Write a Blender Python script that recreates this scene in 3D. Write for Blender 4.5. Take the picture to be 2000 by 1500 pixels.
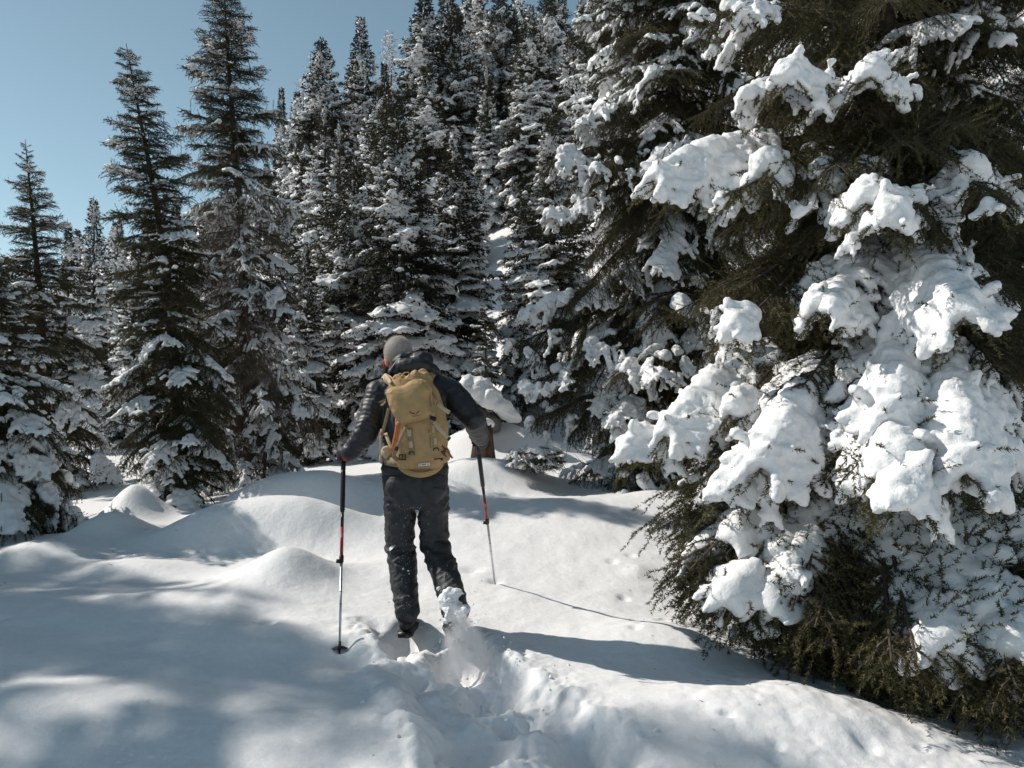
import bpy, math, random
import numpy as np
from mathutils import Vector, Matrix, Euler
from mathutils.bvhtree import BVHTree

R = math.radians
SC = bpy.context.scene
COL = SC.collection
for _o in list(bpy.data.objects):
    bpy.data.objects.remove(_o)

# ---------------------------------------------------------------- camera, sky, sun, exposure
F = 1570.0            # focal length in pixels of the 2000-wide photograph
CAMZ = 1.5
def at(px, py, Y):    # a point of the photograph at a chosen distance, in metres
    return Vector(((px - 1000) / F * Y, Y, CAMZ - (py - 750) / F * Y))

cam = bpy.data.objects.new('camera', bpy.data.cameras.new('camera'))
COL.objects.link(cam)
cam.location = (0, 0, CAMZ)
cam.rotation_euler = (R(90), 0, 0)
cam.data.sensor_width = 36
cam.data.lens = F / 2000 * 36
cam.data.clip_start = 0.05
cam.data.clip_end = 3000
SC.camera = cam

SUN_AZ = R(-69)       # clockwise from +Y
SUN_EL = R(39)
world = bpy.data.worlds.new('World'); SC.world = world
world.use_nodes = True
nt = world.node_tree; nt.nodes.clear()
sky = nt.nodes.new('ShaderNodeTexSky'); sky.sky_type = 'NISHITA'
sky.sun_disc = False
sky.sun_elevation = SUN_EL; sky.sun_rotation = SUN_AZ
sky.altitude = 1800; sky.air_density = 1.0; sky.dust_density = 0.6; sky.ozone_density = 1.2
hs = nt.nodes.new('ShaderNodeHueSaturation'); hs.inputs['Saturation'].default_value = 0.80; hs.inputs['Hue'].default_value = 0.468
bg = nt.nodes.new('ShaderNodeBackground'); bg.inputs['Strength'].default_value = 0.095
wo = nt.nodes.new('ShaderNodeOutputWorld')
nt.links.new(sky.outputs[0], hs.inputs['Color']); nt.links.new(hs.outputs[0], bg.inputs[0]); nt.links.new(bg.outputs[0], wo.inputs[0])

sun = bpy.data.objects.new('sun', bpy.data.lights.new('sun', 'SUN'))
COL.objects.link(sun)
sun.data.energy = 4.35; sun.data.angle = R(0.53); sun.data.color = (1.0, 0.93, 0.845)
SUND = Vector((math.sin(SUN_AZ) * math.cos(SUN_EL), math.cos(SUN_AZ) * math.cos(SUN_EL), math.sin(SUN_EL)))
sun.rotation_euler = SUND.to_track_quat('Z', 'Y').to_euler()
sun.location = SUND * 60
SC.view_settings.view_transform = 'Standard'; SC.view_settings.look = 'None'
SC.view_settings.exposure = 0.10; SC.view_settings.gamma = 1.0
SC.view_settings.use_curve_mapping = False
SC.render.engine = 'CYCLES'
SC.cycles.max_bounces = 6; SC.cycles.diffuse_bounces = 3; SC.cycles.transparent_max_bounces = 4
SC.cycles.volume_bounces = 2; SC.cycles.caustics_reflective = False; SC.cycles.caustics_refractive = False

# ---------------------------------------------------------------- object helpers
def link(o):
    COL.objects.link(o); return o
def tag(o, label=None, cat=None, group=None, kind=None):
    if label: o['label'] = label
    if cat: o['category'] = cat
    if group: o['group'] = group
    if kind: o['kind'] = kind
    return o
def empty(name, loc=(0, 0, 0)):
    o = bpy.data.objects.new(name, None); o.location = loc; o.empty_display_size = 0.1
    return link(o)
def make_mesh(name, verts, faces, mat=None, smooth=False):
    """verts (n,3); faces: int array (m,3|4) or list of such arrays"""
    verts = np.asarray(verts, dtype=np.float32)
    if not isinstance(faces, (list, tuple)): faces = [faces]
    faces = [np.asarray(f, dtype=np.int32) for f in faces if len(f)]
    me = bpy.data.meshes.new(name)
    me.vertices.add(len(verts)); me.vertices.foreach_set('co', verts.ravel())
    loops = np.concatenate([f.ravel() for f in faces])
    tot = np.concatenate([np.full(len(f), f.shape[1], dtype=np.int32) for f in faces])
    start = np.concatenate([[0], np.cumsum(tot)[:-1]]).astype(np.int32)
    me.loops.add(len(loops)); me.loops.foreach_set('vertex_index', loops)
    me.polygons.add(len(tot)); me.polygons.foreach_set('loop_start', start)
    try: me.polygons.foreach_set('loop_total', tot)
    except Exception: pass
    if smooth: me.polygons.foreach_set('use_smooth', np.ones(len(tot), dtype=bool))
    me.update(calc_edges=True); me.validate()
    if mat: me.materials.append(mat)
    return me
def obj(name, me, parent=None, loc=None):
    o = bpy.data.objects.new(name, me); link(o)
    if loc is not None: o.location = loc
    if parent is not None: o.parent = parent
    return o
class Geo:
    """collects triangles and quads into one mesh"""
    def __init__(s): s.v = []; s.t = []; s.q = []; s.n = 0
    def add(s, v, tris=None, quads=None):
        v = np.asarray(v, dtype=np.float64).reshape(-1, 3)
        if tris is not None and len(tris): s.t.append(np.asarray(tris, dtype=np.int64).reshape(-1, 3) + s.n)
        if quads is not None and len(quads): s.q.append(np.asarray(quads, dtype=np.int64).reshape(-1, 4) + s.n)
        s.v.append(v); s.n += len(v); return s
    def mesh(s, name, mat=None, smooth=False):
        f = []
        if s.t: f.append(np.concatenate(s.t))
        if s.q: f.append(np.concatenate(s.q))
        return make_mesh(name, np.concatenate(s.v), f, mat, smooth)
    def loft(s, rings, cap=True):
        """rings: (k, m, 3) closed rings in order"""
        rings = np.asarray(rings, dtype=np.float64); k, m, _ = rings.shape
        idx = np.arange(k * m).reshape(k, m); nx = np.roll(idx, -1, axis=1)
        q = np.stack([idx[:-1], nx[:-1], nx[1:], idx[1:]], axis=-1).reshape(-1, 4)
        v = rings.reshape(-1, 3)
        if cap:
            c0 = rings[0].mean(0); c1 = rings[-1].mean(0); n = k * m
            v = np.concatenate([v, [c0, c1]])
            t = [np.stack([nx[0], idx[0], np.full(m, n)], -1), np.stack([idx[-1], nx[-1], np.full(m, n + 1)], -1)]
            return s.add(v, np.concatenate(t), q)
        return s.add(v, None, q)
    def tube(s, pts, radii, m=8, cap=True, flat=None):
        """round tube along a polyline"""
        pts = np.asarray(pts, dtype=np.float64); k = len(pts)
        radii = np.broadcast_to(np.asarray(radii, dtype=np.float64), (k,))
        d = np.gradient(pts, axis=0); d /= np.linalg.norm(d, axis=1)[:, None] + 1e-12
        ref = np.array([0, 0, 1.0]) if abs(d[:, 2]).mean() < 0.8 else np.array([1.0, 0, 0])
        a = np.cross(d, ref); a /= np.linalg.norm(a, axis=1)[:, None] + 1e-12
        b = np.cross(d, a)
        th = np.linspace(0, 2 * np.pi, m, endpoint=False)
        fy = 1.0 if flat is None else flat
        r = pts[:, None] + radii[:, None, None] * (np.cos(th)[None, :, None] * a[:, None] + fy * np.sin(th)[None, :, None] * b[:, None])
        return s.loft(r[:, ::-1], cap)
    def ribbon(s, pts, width, thick, side):
        """flat strap along a polyline; side = vector across the width"""
        pts = np.asarray(pts, dtype=np.float64); k = len(pts)
        d = np.gradient(pts, axis=0); d /= np.linalg.norm(d, axis=1)[:, None] + 1e-12
        sd = np.broadcast_to(np.asarray(side, dtype=np.float64), (k, 3))
        sd = sd - (sd * d).sum(1)[:, None] * d; sd = sd / (np.linalg.norm(sd, axis=1)[:, None] + 1e-12)
        n = np.cross(d, sd)
        w = np.broadcast_to(np.asarray(width, dtype=np.float64), (k,))[:, None] / 2
        ring = np.stack([pts + sd * w + n * thick / 2, pts - sd * w + n * thick / 2, pts - sd * w - n * thick / 2, pts + sd * w - n * thick / 2], axis=1)
        return s.loft(ring, True)
    def ell(s, c, rx, ry, rz, rot=None, seg=16, rings=10):
        th = np.linspace(0, 2 * np.pi, seg, endpoint=False); ph = np.linspace(-np.pi / 2, np.pi / 2, rings + 1)[1:-1]
        v = np.stack([np.cos(ph)[:, None] * np.cos(th) * rx, np.cos(ph)[:, None] * np.sin(th) * ry, np.repeat(np.sin(ph)[:, None], seg, 1) * rz], -1)
        k = rings - 1; idx = np.arange(k * seg).reshape(k, seg); nx = np.roll(idx, -1, 1)
        q = np.stack([idx[:-1], nx[:-1], nx[1:], idx[1:]], -1).reshape(-1, 4)
        v = np.concatenate([v.reshape(-1, 3), [[0, 0, -rz], [0, 0, rz]]]); n = k * seg
        t = np.concatenate([np.stack([nx[0], idx[0], np.full(seg, n)], -1), np.stack([idx[-1], nx[-1], np.full(seg, n + 1)], -1)])
        if rot is not None: v = v @ np.array(rot.to_matrix() if hasattr(rot, 'to_matrix') else rot).T
        return s.add(v + np.asarray(c), t, q)
    def capsule(s, a, b, ra, rb, m=16):
        a = np.asarray(a, float); b = np.asarray(b, float); d = b - a; L = np.linalg.norm(d) + 1e-9; d = d / L
        ph = np.linspace(-np.pi / 2, 0, 6)[1:]; pts = [a + d * np.sin(p) * ra for p in ph]; rr = [np.cos(p) * ra for p in ph]
        ph = np.linspace(0, np.pi / 2, 6)[:-1]; pts += [b + d * np.sin(p) * rb for p in ph]; rr += [np.cos(p) * rb for p in ph]
        ref = np.array([0, 0, 1.0]) if abs(d[2]) < 0.8 else np.array([1.0, 0, 0])
        u = np.cross(d, ref); u /= np.linalg.norm(u); w = np.cross(d, u)
        th = np.linspace(0, 2 * np.pi, m, endpoint=False)
        ring = np.array([p + r * (np.cos(th)[:, None] * u + np.sin(th)[:, None] * w) for p, r in zip(pts, rr)])
        return s.loft(ring[:, ::-1], True)
    def box(s, c, sx, sy, sz, rot=None):
        v = np.array([[x, y, z] for z in (-1, 1) for y in (-1, 1) for x in (-1, 1)], float) * np.array([sx, sy, sz]) / 2
        if rot is not None: v = v @ np.array(rot.to_matrix()).T
        q = [[0, 2, 3, 1], [4, 5, 7, 6], [0, 1, 5, 4], [2, 6, 7, 3], [0, 4, 6, 2], [1, 3, 7, 5]]
        return s.add(v + np.asarray(c), None, q)

def eval_mods(me, mods):
    """apply modifiers to a mesh, return a new mesh"""
    o = bpy.data.objects.new('tmp_shape', me); link(o)
    for kind, kw in mods:
        m = o.modifiers.new('m', kind)
        for k, v in kw.items(): setattr(m, k, v)
    dg = bpy.context.evaluated_depsgraph_get()
    out = bpy.data.meshes.new_from_object(o.evaluated_get(dg), depsgraph=dg)
    bpy.data.objects.remove(o)
    return out
def remesh(geo, voxel, smooth_it=3, fac=0.5):
    me = geo.mesh('tmp_shape') if isinstance(geo, Geo) else geo
    mods = [('REMESH', dict(mode='VOXEL', voxel_size=voxel, use_smooth_shade=True))]
    if smooth_it: mods.append(('SMOOTH', dict(factor=fac, iterations=smooth_it)))
    return eval_mods(me, mods)
def co_of(me):
    a = np.empty(len(me.vertices) * 3, dtype=np.float32); me.vertices.foreach_get('co', a); return a.reshape(-1, 3).astype(np.float64)
def no_of(me):
    a = np.empty(len(me.vertices) * 3, dtype=np.float32); me.vertex_normals.foreach_get('vector', a); return a.reshape(-1, 3).astype(np.float64)
def set_co(me, v):
    me.vertices.foreach_set('co', v.astype(np.float32).ravel()); me.update()

# ---------------------------------------------------------------- noise
def _hash(ix, iy, iz, seed):
    h = (ix.astype(np.int64) * 374761393 + iy.astype(np.int64) * 668265263 + iz.astype(np.int64) * 1274126177 + seed * 974634533) & 0xFFFFFFFF
    h = ((h ^ (h >> 13)) * 1103515245) & 0xFFFFFFFF
    h = ((h ^ (h >> 16)) * 2246822519) & 0xFFFFFFFF
    return ((h ^ (h >> 15)) & 0xFFFFFF) / float(0xFFFFFF)
def vnoise(p, seed=0):
    """value noise in [-1,1] for points (n,3)"""
    p = np.asarray(p, dtype=np.float64); i = np.floor(p); f = p - i; i = i.astype(np.int64)
    u = f * f * f * (f * (f * 6 - 15) + 10)
    out = 0
    for dx in (0, 1):
        wx = u[:, 0] if dx else 1 - u[:, 0]
        for dy in (0, 1):
            wy = u[:, 1] if dy else 1 - u[:, 1]
            for dz in (0, 1):
                wz = u[:, 2] if dz else 1 - u[:, 2]
                out = out + wx * wy * wz * _hash(i[:, 0] + dx, i[:, 1] + dy, i[:, 2] + dz, seed)
    return out * 2 - 1
def fbm(p, octaves=4, seed=0, gain=0.5, lac=2.03):
    p = np.asarray(p, dtype=np.float64); a = 1.0; s = 0; t = 0
    for k in range(octaves):
        s = s + a * vnoise(p, seed + k * 17); t += a; p = p * lac + 13.7; a *= gain
    return s / t
def billow(p, octaves=3, seed=0):
    p = np.asarray(p, dtype=np.float64); a = 1.0; s = 0; t = 0
    for k in range(octaves):
        s = s + a * np.abs(vnoise(p, seed + k * 31)); t += a; p = p * 2.1 + 7.3; a *= 0.5
    return s / t

# ---------------------------------------------------------------- materials
def mat_new(name):
    m = bpy.data.materials.new(name); m.use_nodes = True
    nt = m.node_tree; b = nt.nodes['Principled BSDF']; return m, nt, b
def N(nt, typ, **kw):
    n = nt.nodes.new(typ)
    for k, v in kw.items():
        if k.startswith('i_'): n.inputs[k[2:].replace('_', ' ')].default_value = v
        else: setattr(n, k, v)
    return n
def ramp(nt, fac, stops):
    r = nt.nodes.new('ShaderNodeValToRGB'); e = r.color_ramp.elements
    while len(e) < len(stops): e.new(0.5)
    for el, (p, c) in zip(e, stops): el.position = p; el.color = (*c, 1) if len(c) == 3 else c
    nt.links.new(fac, r.inputs[0]); return r.outputs[0]
def simple_mat(name, col, rough=0.6, var=0.15, scale=30.0, bump=0.0, bscale=200.0, metal=0.0, spec=0.3, coord='Object'):
    m, nt, b = mat_new(name)
    tc = N(nt, 'ShaderNodeTexCoord')
    nz = N(nt, 'ShaderNodeTexNoise', i_Scale=scale, i_Detail=4.0); nt.links.new(tc.outputs[coord], nz.inputs['Vector'])
    c = np.array(col)
    nt.links.new(ramp(nt, nz.outputs['Fac'], [(0.3, tuple(c * (1 - var))), (0.7, tuple(np.minimum(c * (1 + var), 1)))]), b.inputs['Base Color'])
    b.inputs['Roughness'].default_value = rough; b.inputs['Metallic'].default_value = metal
    b.inputs['Specular IOR Level'].default_value = spec
    if bump:
        n2 = N(nt, 'ShaderNodeTexNoise', i_Scale=bscale, i_Detail=3.0); nt.links.new(tc.outputs[coord], n2.inputs['Vector'])
        bp = N(nt, 'ShaderNodeBump', i_Strength=bump, i_Distance=0.004); nt.links.new(n2.outputs['Fac'], bp.inputs['Height']); nt.links.new(bp.outputs[0], b.inputs['Normal'])
    return m

def snow_mat(name, coord, s1, s2, strength, dist=0.012, glint=0):
    m, nt, b = mat_new(name)
    tc = N(nt, 'ShaderNodeTexCoord')
    n1 = N(nt, 'ShaderNodeTexNoise', i_Scale=s1, i_Detail=5.0, i_Roughness=0.6); nt.links.new(tc.outputs[coord], n1.inputs['Vector'])
    n2 = N(nt, 'ShaderNodeTexNoise', i_Scale=s2, i_Detail=2.0, i_Roughness=0.7); nt.links.new(tc.outputs[coord], n2.inputs['Vector'])
    ad = N(nt, 'ShaderNodeMath', operation='MULTIPLY_ADD'); ad.inputs[1].default_value = 0.35
    nt.links.new(n2.outputs['Fac'], ad.inputs[0]); nt.links.new(n1.outputs['Fac'], ad.inputs[2])
    bp = N(nt, 'ShaderNodeBump', i_Strength=strength, i_Distance=dist); nt.links.new(ad.outputs[0], bp.inputs['Height'])
    nt.links.new(bp.outputs[0], b.inputs['Normal'])
    nt.links.new(ramp(nt, n1.outputs['Fac'], [(0.3, (0.80, 0.805, 0.815)), (0.7, (0.86, 0.862, 0.865))]), b.inputs['Base Color'])
    b.inputs['Roughness'].default_value = 0.55; b.inputs['Specular IOR Level'].default_value = 0.25
    if glint:       # single crystals that catch the sun
        vo = N(nt, 'ShaderNodeTexVoronoi', i_Scale=glint); nt.links.new(tc.outputs[coord], vo.inputs['Vector'])
        sx = N(nt, 'ShaderNodeSeparateColor'); nt.links.new(vo.outputs['Color'], sx.inputs[0])
        th = N(nt, 'ShaderNodeMath', operation='GREATER_THAN'); th.inputs[1].default_value = 0.95; nt.links.new(sx.outputs[0], th.inputs[0])
        sb = N(nt, 'ShaderNodeVectorMath', operation='SUBTRACT'); sb.inputs[1].default_value = (.5, .5, .5); nt.links.new(vo.outputs['Color'], sb.inputs[0])
        sc = N(nt, 'ShaderNodeVectorMath', operation='SCALE'); sc.inputs['Scale'].default_value = 2.2; nt.links.new(sb.outputs[0], sc.inputs[0])
        ge = N(nt, 'ShaderNodeNewGeometry'); av = N(nt, 'ShaderNodeVectorMath', operation='ADD'); nt.links.new(ge.outputs['Normal'], av.inputs[0]); nt.links.new(sc.outputs[0], av.inputs[1])
        nn = N(nt, 'ShaderNodeVectorMath', operation='NORMALIZE'); nt.links.new(av.outputs[0], nn.inputs[0])
        gl = N(nt, 'ShaderNodeBsdfGlossy'); gl.inputs['Roughness'].default_value = .22; nt.links.new(nn.outputs[0], gl.inputs['Normal'])
        fa = N(nt, 'ShaderNodeMath', operation='MULTIPLY'); fa.inputs[1].default_value = .30; nt.links.new(th.outputs[0], fa.inputs[0]); nt.links.new(fa.outputs[0], gl.inputs['Color'])
        mx = N(nt, 'ShaderNodeAddShader'); nt.links.new(b.outputs[0], mx.inputs[0]); nt.links.new(gl.outputs[0], mx.inputs[1])
        nt.links.new(mx.outputs[0], nt.nodes['Material Output'].inputs['Surface'])
    return m
M = {}
M['snow'] = snow_mat('snow_ground', 'Object', 24.0, 170.0, 0.5, 0.010, 260)
M['snow_load'] = snow_mat('snow_on_boughs', 'Object', 26.0, 130.0, 0.7, 0.012, 260)
M['snow_far'] = snow_mat('snow_on_far_boughs', 'Object', 9.0, 40.0, 0.4, 0.03)

def needle_mat(name, c0, c1, c2, scale, transl=0.22):
    m, nt, b = mat_new(name)
    tc = N(nt, 'ShaderNodeTexCoord'); oi = N(nt, 'ShaderNodeObjectInfo')
    nz = N(nt, 'ShaderNodeTexNoise', i_Scale=scale, i_Detail=3.0); nt.links.new(tc.outputs['Object'], nz.inputs['Vector'])
    ad = N(nt, 'ShaderNodeMath', operation='MULTIPLY_ADD'); ad.inputs[1].default_value = 0.18
    nt.links.new(oi.outputs['Random'], ad.inputs[0]); nt.links.new(nz.outputs['Fac'], ad.inputs[2])
    col = ramp(nt, ad.outputs[0], [(0.42, c0), (0.6, c1), (0.8, c2)])
    nt.links.new(col, b.inputs['Base Color'])
    b.inputs['Roughness'].default_value = 0.6; b.inputs['Specular IOR Level'].default_value = 0.25
    tr = N(nt, 'ShaderNodeBsdfTranslucent'); nt.links.new(col, tr.inputs[0])
    mx = N(nt, 'ShaderNodeMixShader'); mx.inputs[0].default_value = transl
    out = nt.nodes['Material Output']
    nt.links.new(b.outputs[0], mx.inputs[1]); nt.links.new(tr.outputs[0], mx.inputs[2]); nt.links.new(mx.outputs[0], out.inputs['Surface'])
    return m
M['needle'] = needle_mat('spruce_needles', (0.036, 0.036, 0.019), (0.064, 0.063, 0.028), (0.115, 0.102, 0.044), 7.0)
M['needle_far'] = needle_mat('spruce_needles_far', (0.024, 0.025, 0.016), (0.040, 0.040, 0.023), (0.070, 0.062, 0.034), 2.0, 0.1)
M['bark'] = simple_mat('spruce_bark', (0.085, 0.068, 0.055), 0.9, 0.45, 18, 0.8, 60)
M['twig'] = simple_mat('bare_twigs', (0.15, 0.12, 0.09), 0.9, 0.4, 6)
M['larch'] = simple_mat('larch_twigs', (0.20, 0.155, 0.125), 0.9, 0.3, 3)
# ---------------------------------------------------------------- spruce boughs
_th = np.linspace(0, 2 * np.pi, 8, endpoint=False)
def _unit_ball():
    g = Geo(); g.ell((0, 0, 0), 1, 1, 1, None, 8, 6); return np.concatenate(g.v), np.concatenate(g.t), np.concatenate(g.q)
UB_V, UB_T, UB_Q = _unit_ball()
def balls(geo, cen, rad, flat=0.85):
    cen = np.asarray(cen); rad = np.asarray(rad); n = len(cen)
    if n == 0: return
    v = cen[:, None] + UB_V[None] * rad[:, None, None] * np.array([1, 1, flat])
    off = (np.arange(n) * len(UB_V))[:, None, None]
    geo.add(v.reshape(-1, 3), (UB_T[None] + off).reshape(-1, 3), (UB_Q[None] + off).reshape(-1, 4))

def norm(a): return a / (np.linalg.norm(a, axis=-1, keepdims=True) + 1e-12)

class Bough:
    """skeleton of one bough growing along +X from the origin"""
    def __init__(s, seed, L, width, rise, droop, up, bare, hang, step=0.05, step3=0.04, len3=(0.05, 0.13)):
        rng = np.random.default_rng(seed); s.rng = rng; s.L = L; s.width = width
        t = np.linspace(0, 1, 25)
        wob = rng.normal(0, 0.012 * L, 4)
        def P(t):
            t = np.asarray(t, float)
            y = wob[0] * np.sin(t * 4 + wob[1] * 50) * t + wob[2] * t * t * 2
            return np.stack([L * t * (1 - 0.12 * droop * t), y, L * (rise * t - droop * t ** 2 + up * t ** 4)], -1)
        s.P = P; s.axis = P(t); s.tip = P(1.0)
        s.sec = []
        n = int(L * (1 - bare) / step)
        for k in range(n):
            tt = bare + (1 - bare) * (k + rng.uniform(-.3, .3)) / n
            if not 0 < tt < .99: continue
            sh = min(1, (1 - tt) * 1.9 + .10) * min(1, (tt - bare) / .18 + .35)
            for side in (-1, 1):
                if rng.random() < .08: continue
                l2 = width * sh * rng.uniform(.65, 1.15)
                if l2 < .04: continue
                p0 = P(tt); tan = norm(P(min(tt + .02, 1)) - P(tt - .02))
                A = R(rng.uniform(42, 66)); lat = norm(np.cross([0, 0, 1.0], tan)) * side
                d = np.cos(A) * tan + np.sin(A) * lat + np.array([0, 0, rng.uniform(-.15, .22)])
                d = norm(d); q = np.linspace(0, 1, 5)
                pts = p0 + d * (l2 * q)[:, None] + np.array([0, 0, -1.0]) * (hang * l2 * q ** 2)[:, None] * rng.uniform(.6, 1.3)
                s.sec.append(pts)
        s.ter_a, s.ter_b = [], []
        for pts in s.sec:
            l2 = np.linalg.norm(pts[-1] - pts[0]); m = max(1, int(l2 / step3))
            for k in range(m):
                f = (k + rng.uniform(.2, .9)) / m; x = f * 4; i = min(int(x), 3); p = pts[i] + (pts[i + 1] - pts[i]) * (x - i)
                d2 = norm(pts[i + 1] - pts[i]); lat = norm(np.cross([0, 0, 1.0], d2)) * (1 if k % 2 else -1)
                d = norm(d2 * rng.uniform(.5, 1) + lat * rng.uniform(.3, .9) + np.array([0, 0, -1]) * rng.uniform(0, 1.1) * (hang + .25))
                l3 = rng.uniform(*len3) * (1.1 - .45 * f)
                if rng.random() < .10: d = norm(d2 * rng.uniform(.4, 1) + lat * rng.uniform(-.4, .6) + np.array([0, 0, rng.uniform(.4, 1)])); l3 *= 1.15
                s.ter_a.append(p); s.ter_b.append(p + d * l3)
        s.ter_a = np.array(s.ter_a).reshape(-1, 3); s.ter_b = np.array(s.ter_b).reshape(-1, 3)
    def segs(s):
        a = [s.ter_a]; b = [s.ter_b]
        for p in s.sec: a.append(p[:-1]); b.append(p[1:])
        k = int(len(s.axis) * .5); a.append(s.axis[k:-1]); b.append(s.axis[k + 1:])
        return np.concatenate(a), np.concatenate(b)
    def wood(s, geo, r0=0.016, sub=True):
        n = len(s.axis); geo.tube(s.axis, np.linspace(r0, .003, n), 6)
        if sub:
            for p in s.sec: geo.tube(p[[0, 2, 4]], [.0045, .003, .0015], 3, False)
    def needles(s, spacing=0.0021, length=0.0150, width=0.0036):
        a, b = s.segs(); l = np.linalg.norm(b - a, axis=1); cnt = np.maximum(1, (l / spacing)).astype(int)
        idx = np.repeat(np.arange(len(a)), cnt); n = len(idx); rng = s.rng
        f = rng.random(n)[:, None]; d = norm(b - a)[idx]; p = a[idx] + (b - a)[idx] * f
        r = rng.normal(size=(n, 3)); r -= (r * d).sum(1)[:, None] * d; r = norm(r); r[:, 2] += .12
        nd = norm(d * rng.uniform(.55, 1.2, (n, 1)) + r)
        w = norm(np.cross(nd, rng.normal(size=(n, 3)))) * (width / 2)
        ln = length * rng.uniform(.7, 1.15, (n, 1))
        v = np.stack([p - w, p + w, p + nd * ln], 1).reshape(-1, 3)
        return v, np.arange(n * 3).reshape(-1, 3)
    def snow_balls(s, rA, r2a, r2b, bias, seed, t0=.25, freq=5.0, smax=.95, fringe=0):
        cen, rad = [], []; rng = s.rng
        for t in np.arange(t0, 1.0, .025 / max(s.L, .3)):
            cen.append(s.P(t)); rad.append(rA * rng.uniform(.75, 1.2) * min(1, (1.05 - t) * 3 + .35) * min(1, (t - t0) * 5 + .3))
        for p in s.sec:
            l2 = np.linalg.norm(p[-1] - p[0])
            if p[0][0] < s.L * t0 * .9: continue
            for q in np.arange(0.1, smax, max(.02, r2b * .7) / max(l2, .05)):
                x = q * 4; i = min(int(x), 3); cen.append(p[i] + (p[i + 1] - p[i]) * (x - i)); rad.append((r2a + (r2b - r2a) * q) * rng.uniform(.7, 1.25))
        if fringe:
            m = (s.ter_a[:, 0] > s.L * t0) & (rng.random(len(s.ter_a)) < .5)
            for q in (.25, .55, .85):
                cen += list(s.ter_a[m] + (s.ter_b - s.ter_a)[m] * q); rad += list(fringe * rng.uniform(.7, 1.25, m.sum()))
        cen = np.array(cen); rad = np.array(rad)
        keep = vnoise(cen * freq + seed * 3.7, seed) + .5 * vnoise(cen * freq * 2.7, seed + 5) + bias > 0
        cen = cen[keep]; rad = rad[keep]; cen = cen + np.array([0, 0, .62]) * rad[:, None]
        return cen, rad

def lumpy(me, amp1, s1, amp2, s2, seed):
    v = co_of(me); n = no_of(me)
    d = amp1 * fbm(v * s1 + seed, 3, seed) + amp2 * (billow(v * s2, 2, seed + 3) * 2 - .7)
    set_co(me, v + n * d[:, None]); return me

def bough_mesh(name, B, spacing, length=0.0150, width=0.0036, r0=.016, needles=True):
    g = Geo(); B.wood(g, r0)
    wv = np.concatenate(g.v); wt = [np.concatenate(g.t)] if g.t else []; wq = [np.concatenate(g.q)]
    nf = sum(len(x) for x in wt) + sum(len(x) for x in wq)
    if needles:
        nv, ntri = B.needles(spacing, length, width)
        me = make_mesh(name, np.concatenate([wv, nv]), wt + wq + [ntri + len(wv)])
        me.materials.append(M['bark']); me.materials.append(M['needle'])
        mi = np.zeros(len(me.polygons), dtype=np.int32); mi[nf:] = 1; me.polygons.foreach_set('material_index', mi)
    else:
        me = make_mesh(name, wv, wt + wq, M['twig'])
    return me
def drop_crumbs(me, least):
    """leave out islands of fewer than `least` vertices"""
    n = len(me.vertices); e = np.empty(len(me.edges) * 2, dtype=np.int32); me.edges.foreach_get('vertices', e); e = e.reshape(-1, 2)
    lab = np.arange(n)
    while True:
        m = np.minimum(lab[e[:, 0]], lab[e[:, 1]]); new = lab.copy(); np.minimum.at(new, e[:, 0], m); np.minimum.at(new, e[:, 1], m); new = new[new]
        if (new == lab).all(): break
        lab = new
    keep = np.bincount(lab, minlength=n)[lab] >= least
    f = np.empty(len(me.polygons) * 4, dtype=np.int32)
    if len(me.loops) != len(f): return me
    me.loops.foreach_get('vertex_index', f); f = f.reshape(-1, 4); f = f[keep[f].all(1)]
    idx = np.cumsum(keep) - 1
    return make_mesh(me.name, co_of(me)[keep], idx[f], None, True)
def snow_mesh(name, cen, rad, voxel, seed, smooth_it=3, flat=.85, lump=(.012, 9, .010, 22)):
    g = Geo(); balls(g, cen, rad, flat)
    me = drop_crumbs(remesh(g, voxel, smooth_it, .5), 260 if smooth_it == 3 else 40); lumpy(me, *lump, seed); me.name = name
    me.materials.clear(); me.materials.append(M['snow_load']); me.polygons.foreach_set('use_smooth', np.ones(len(me.polygons), dtype=bool))
    return me

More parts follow.
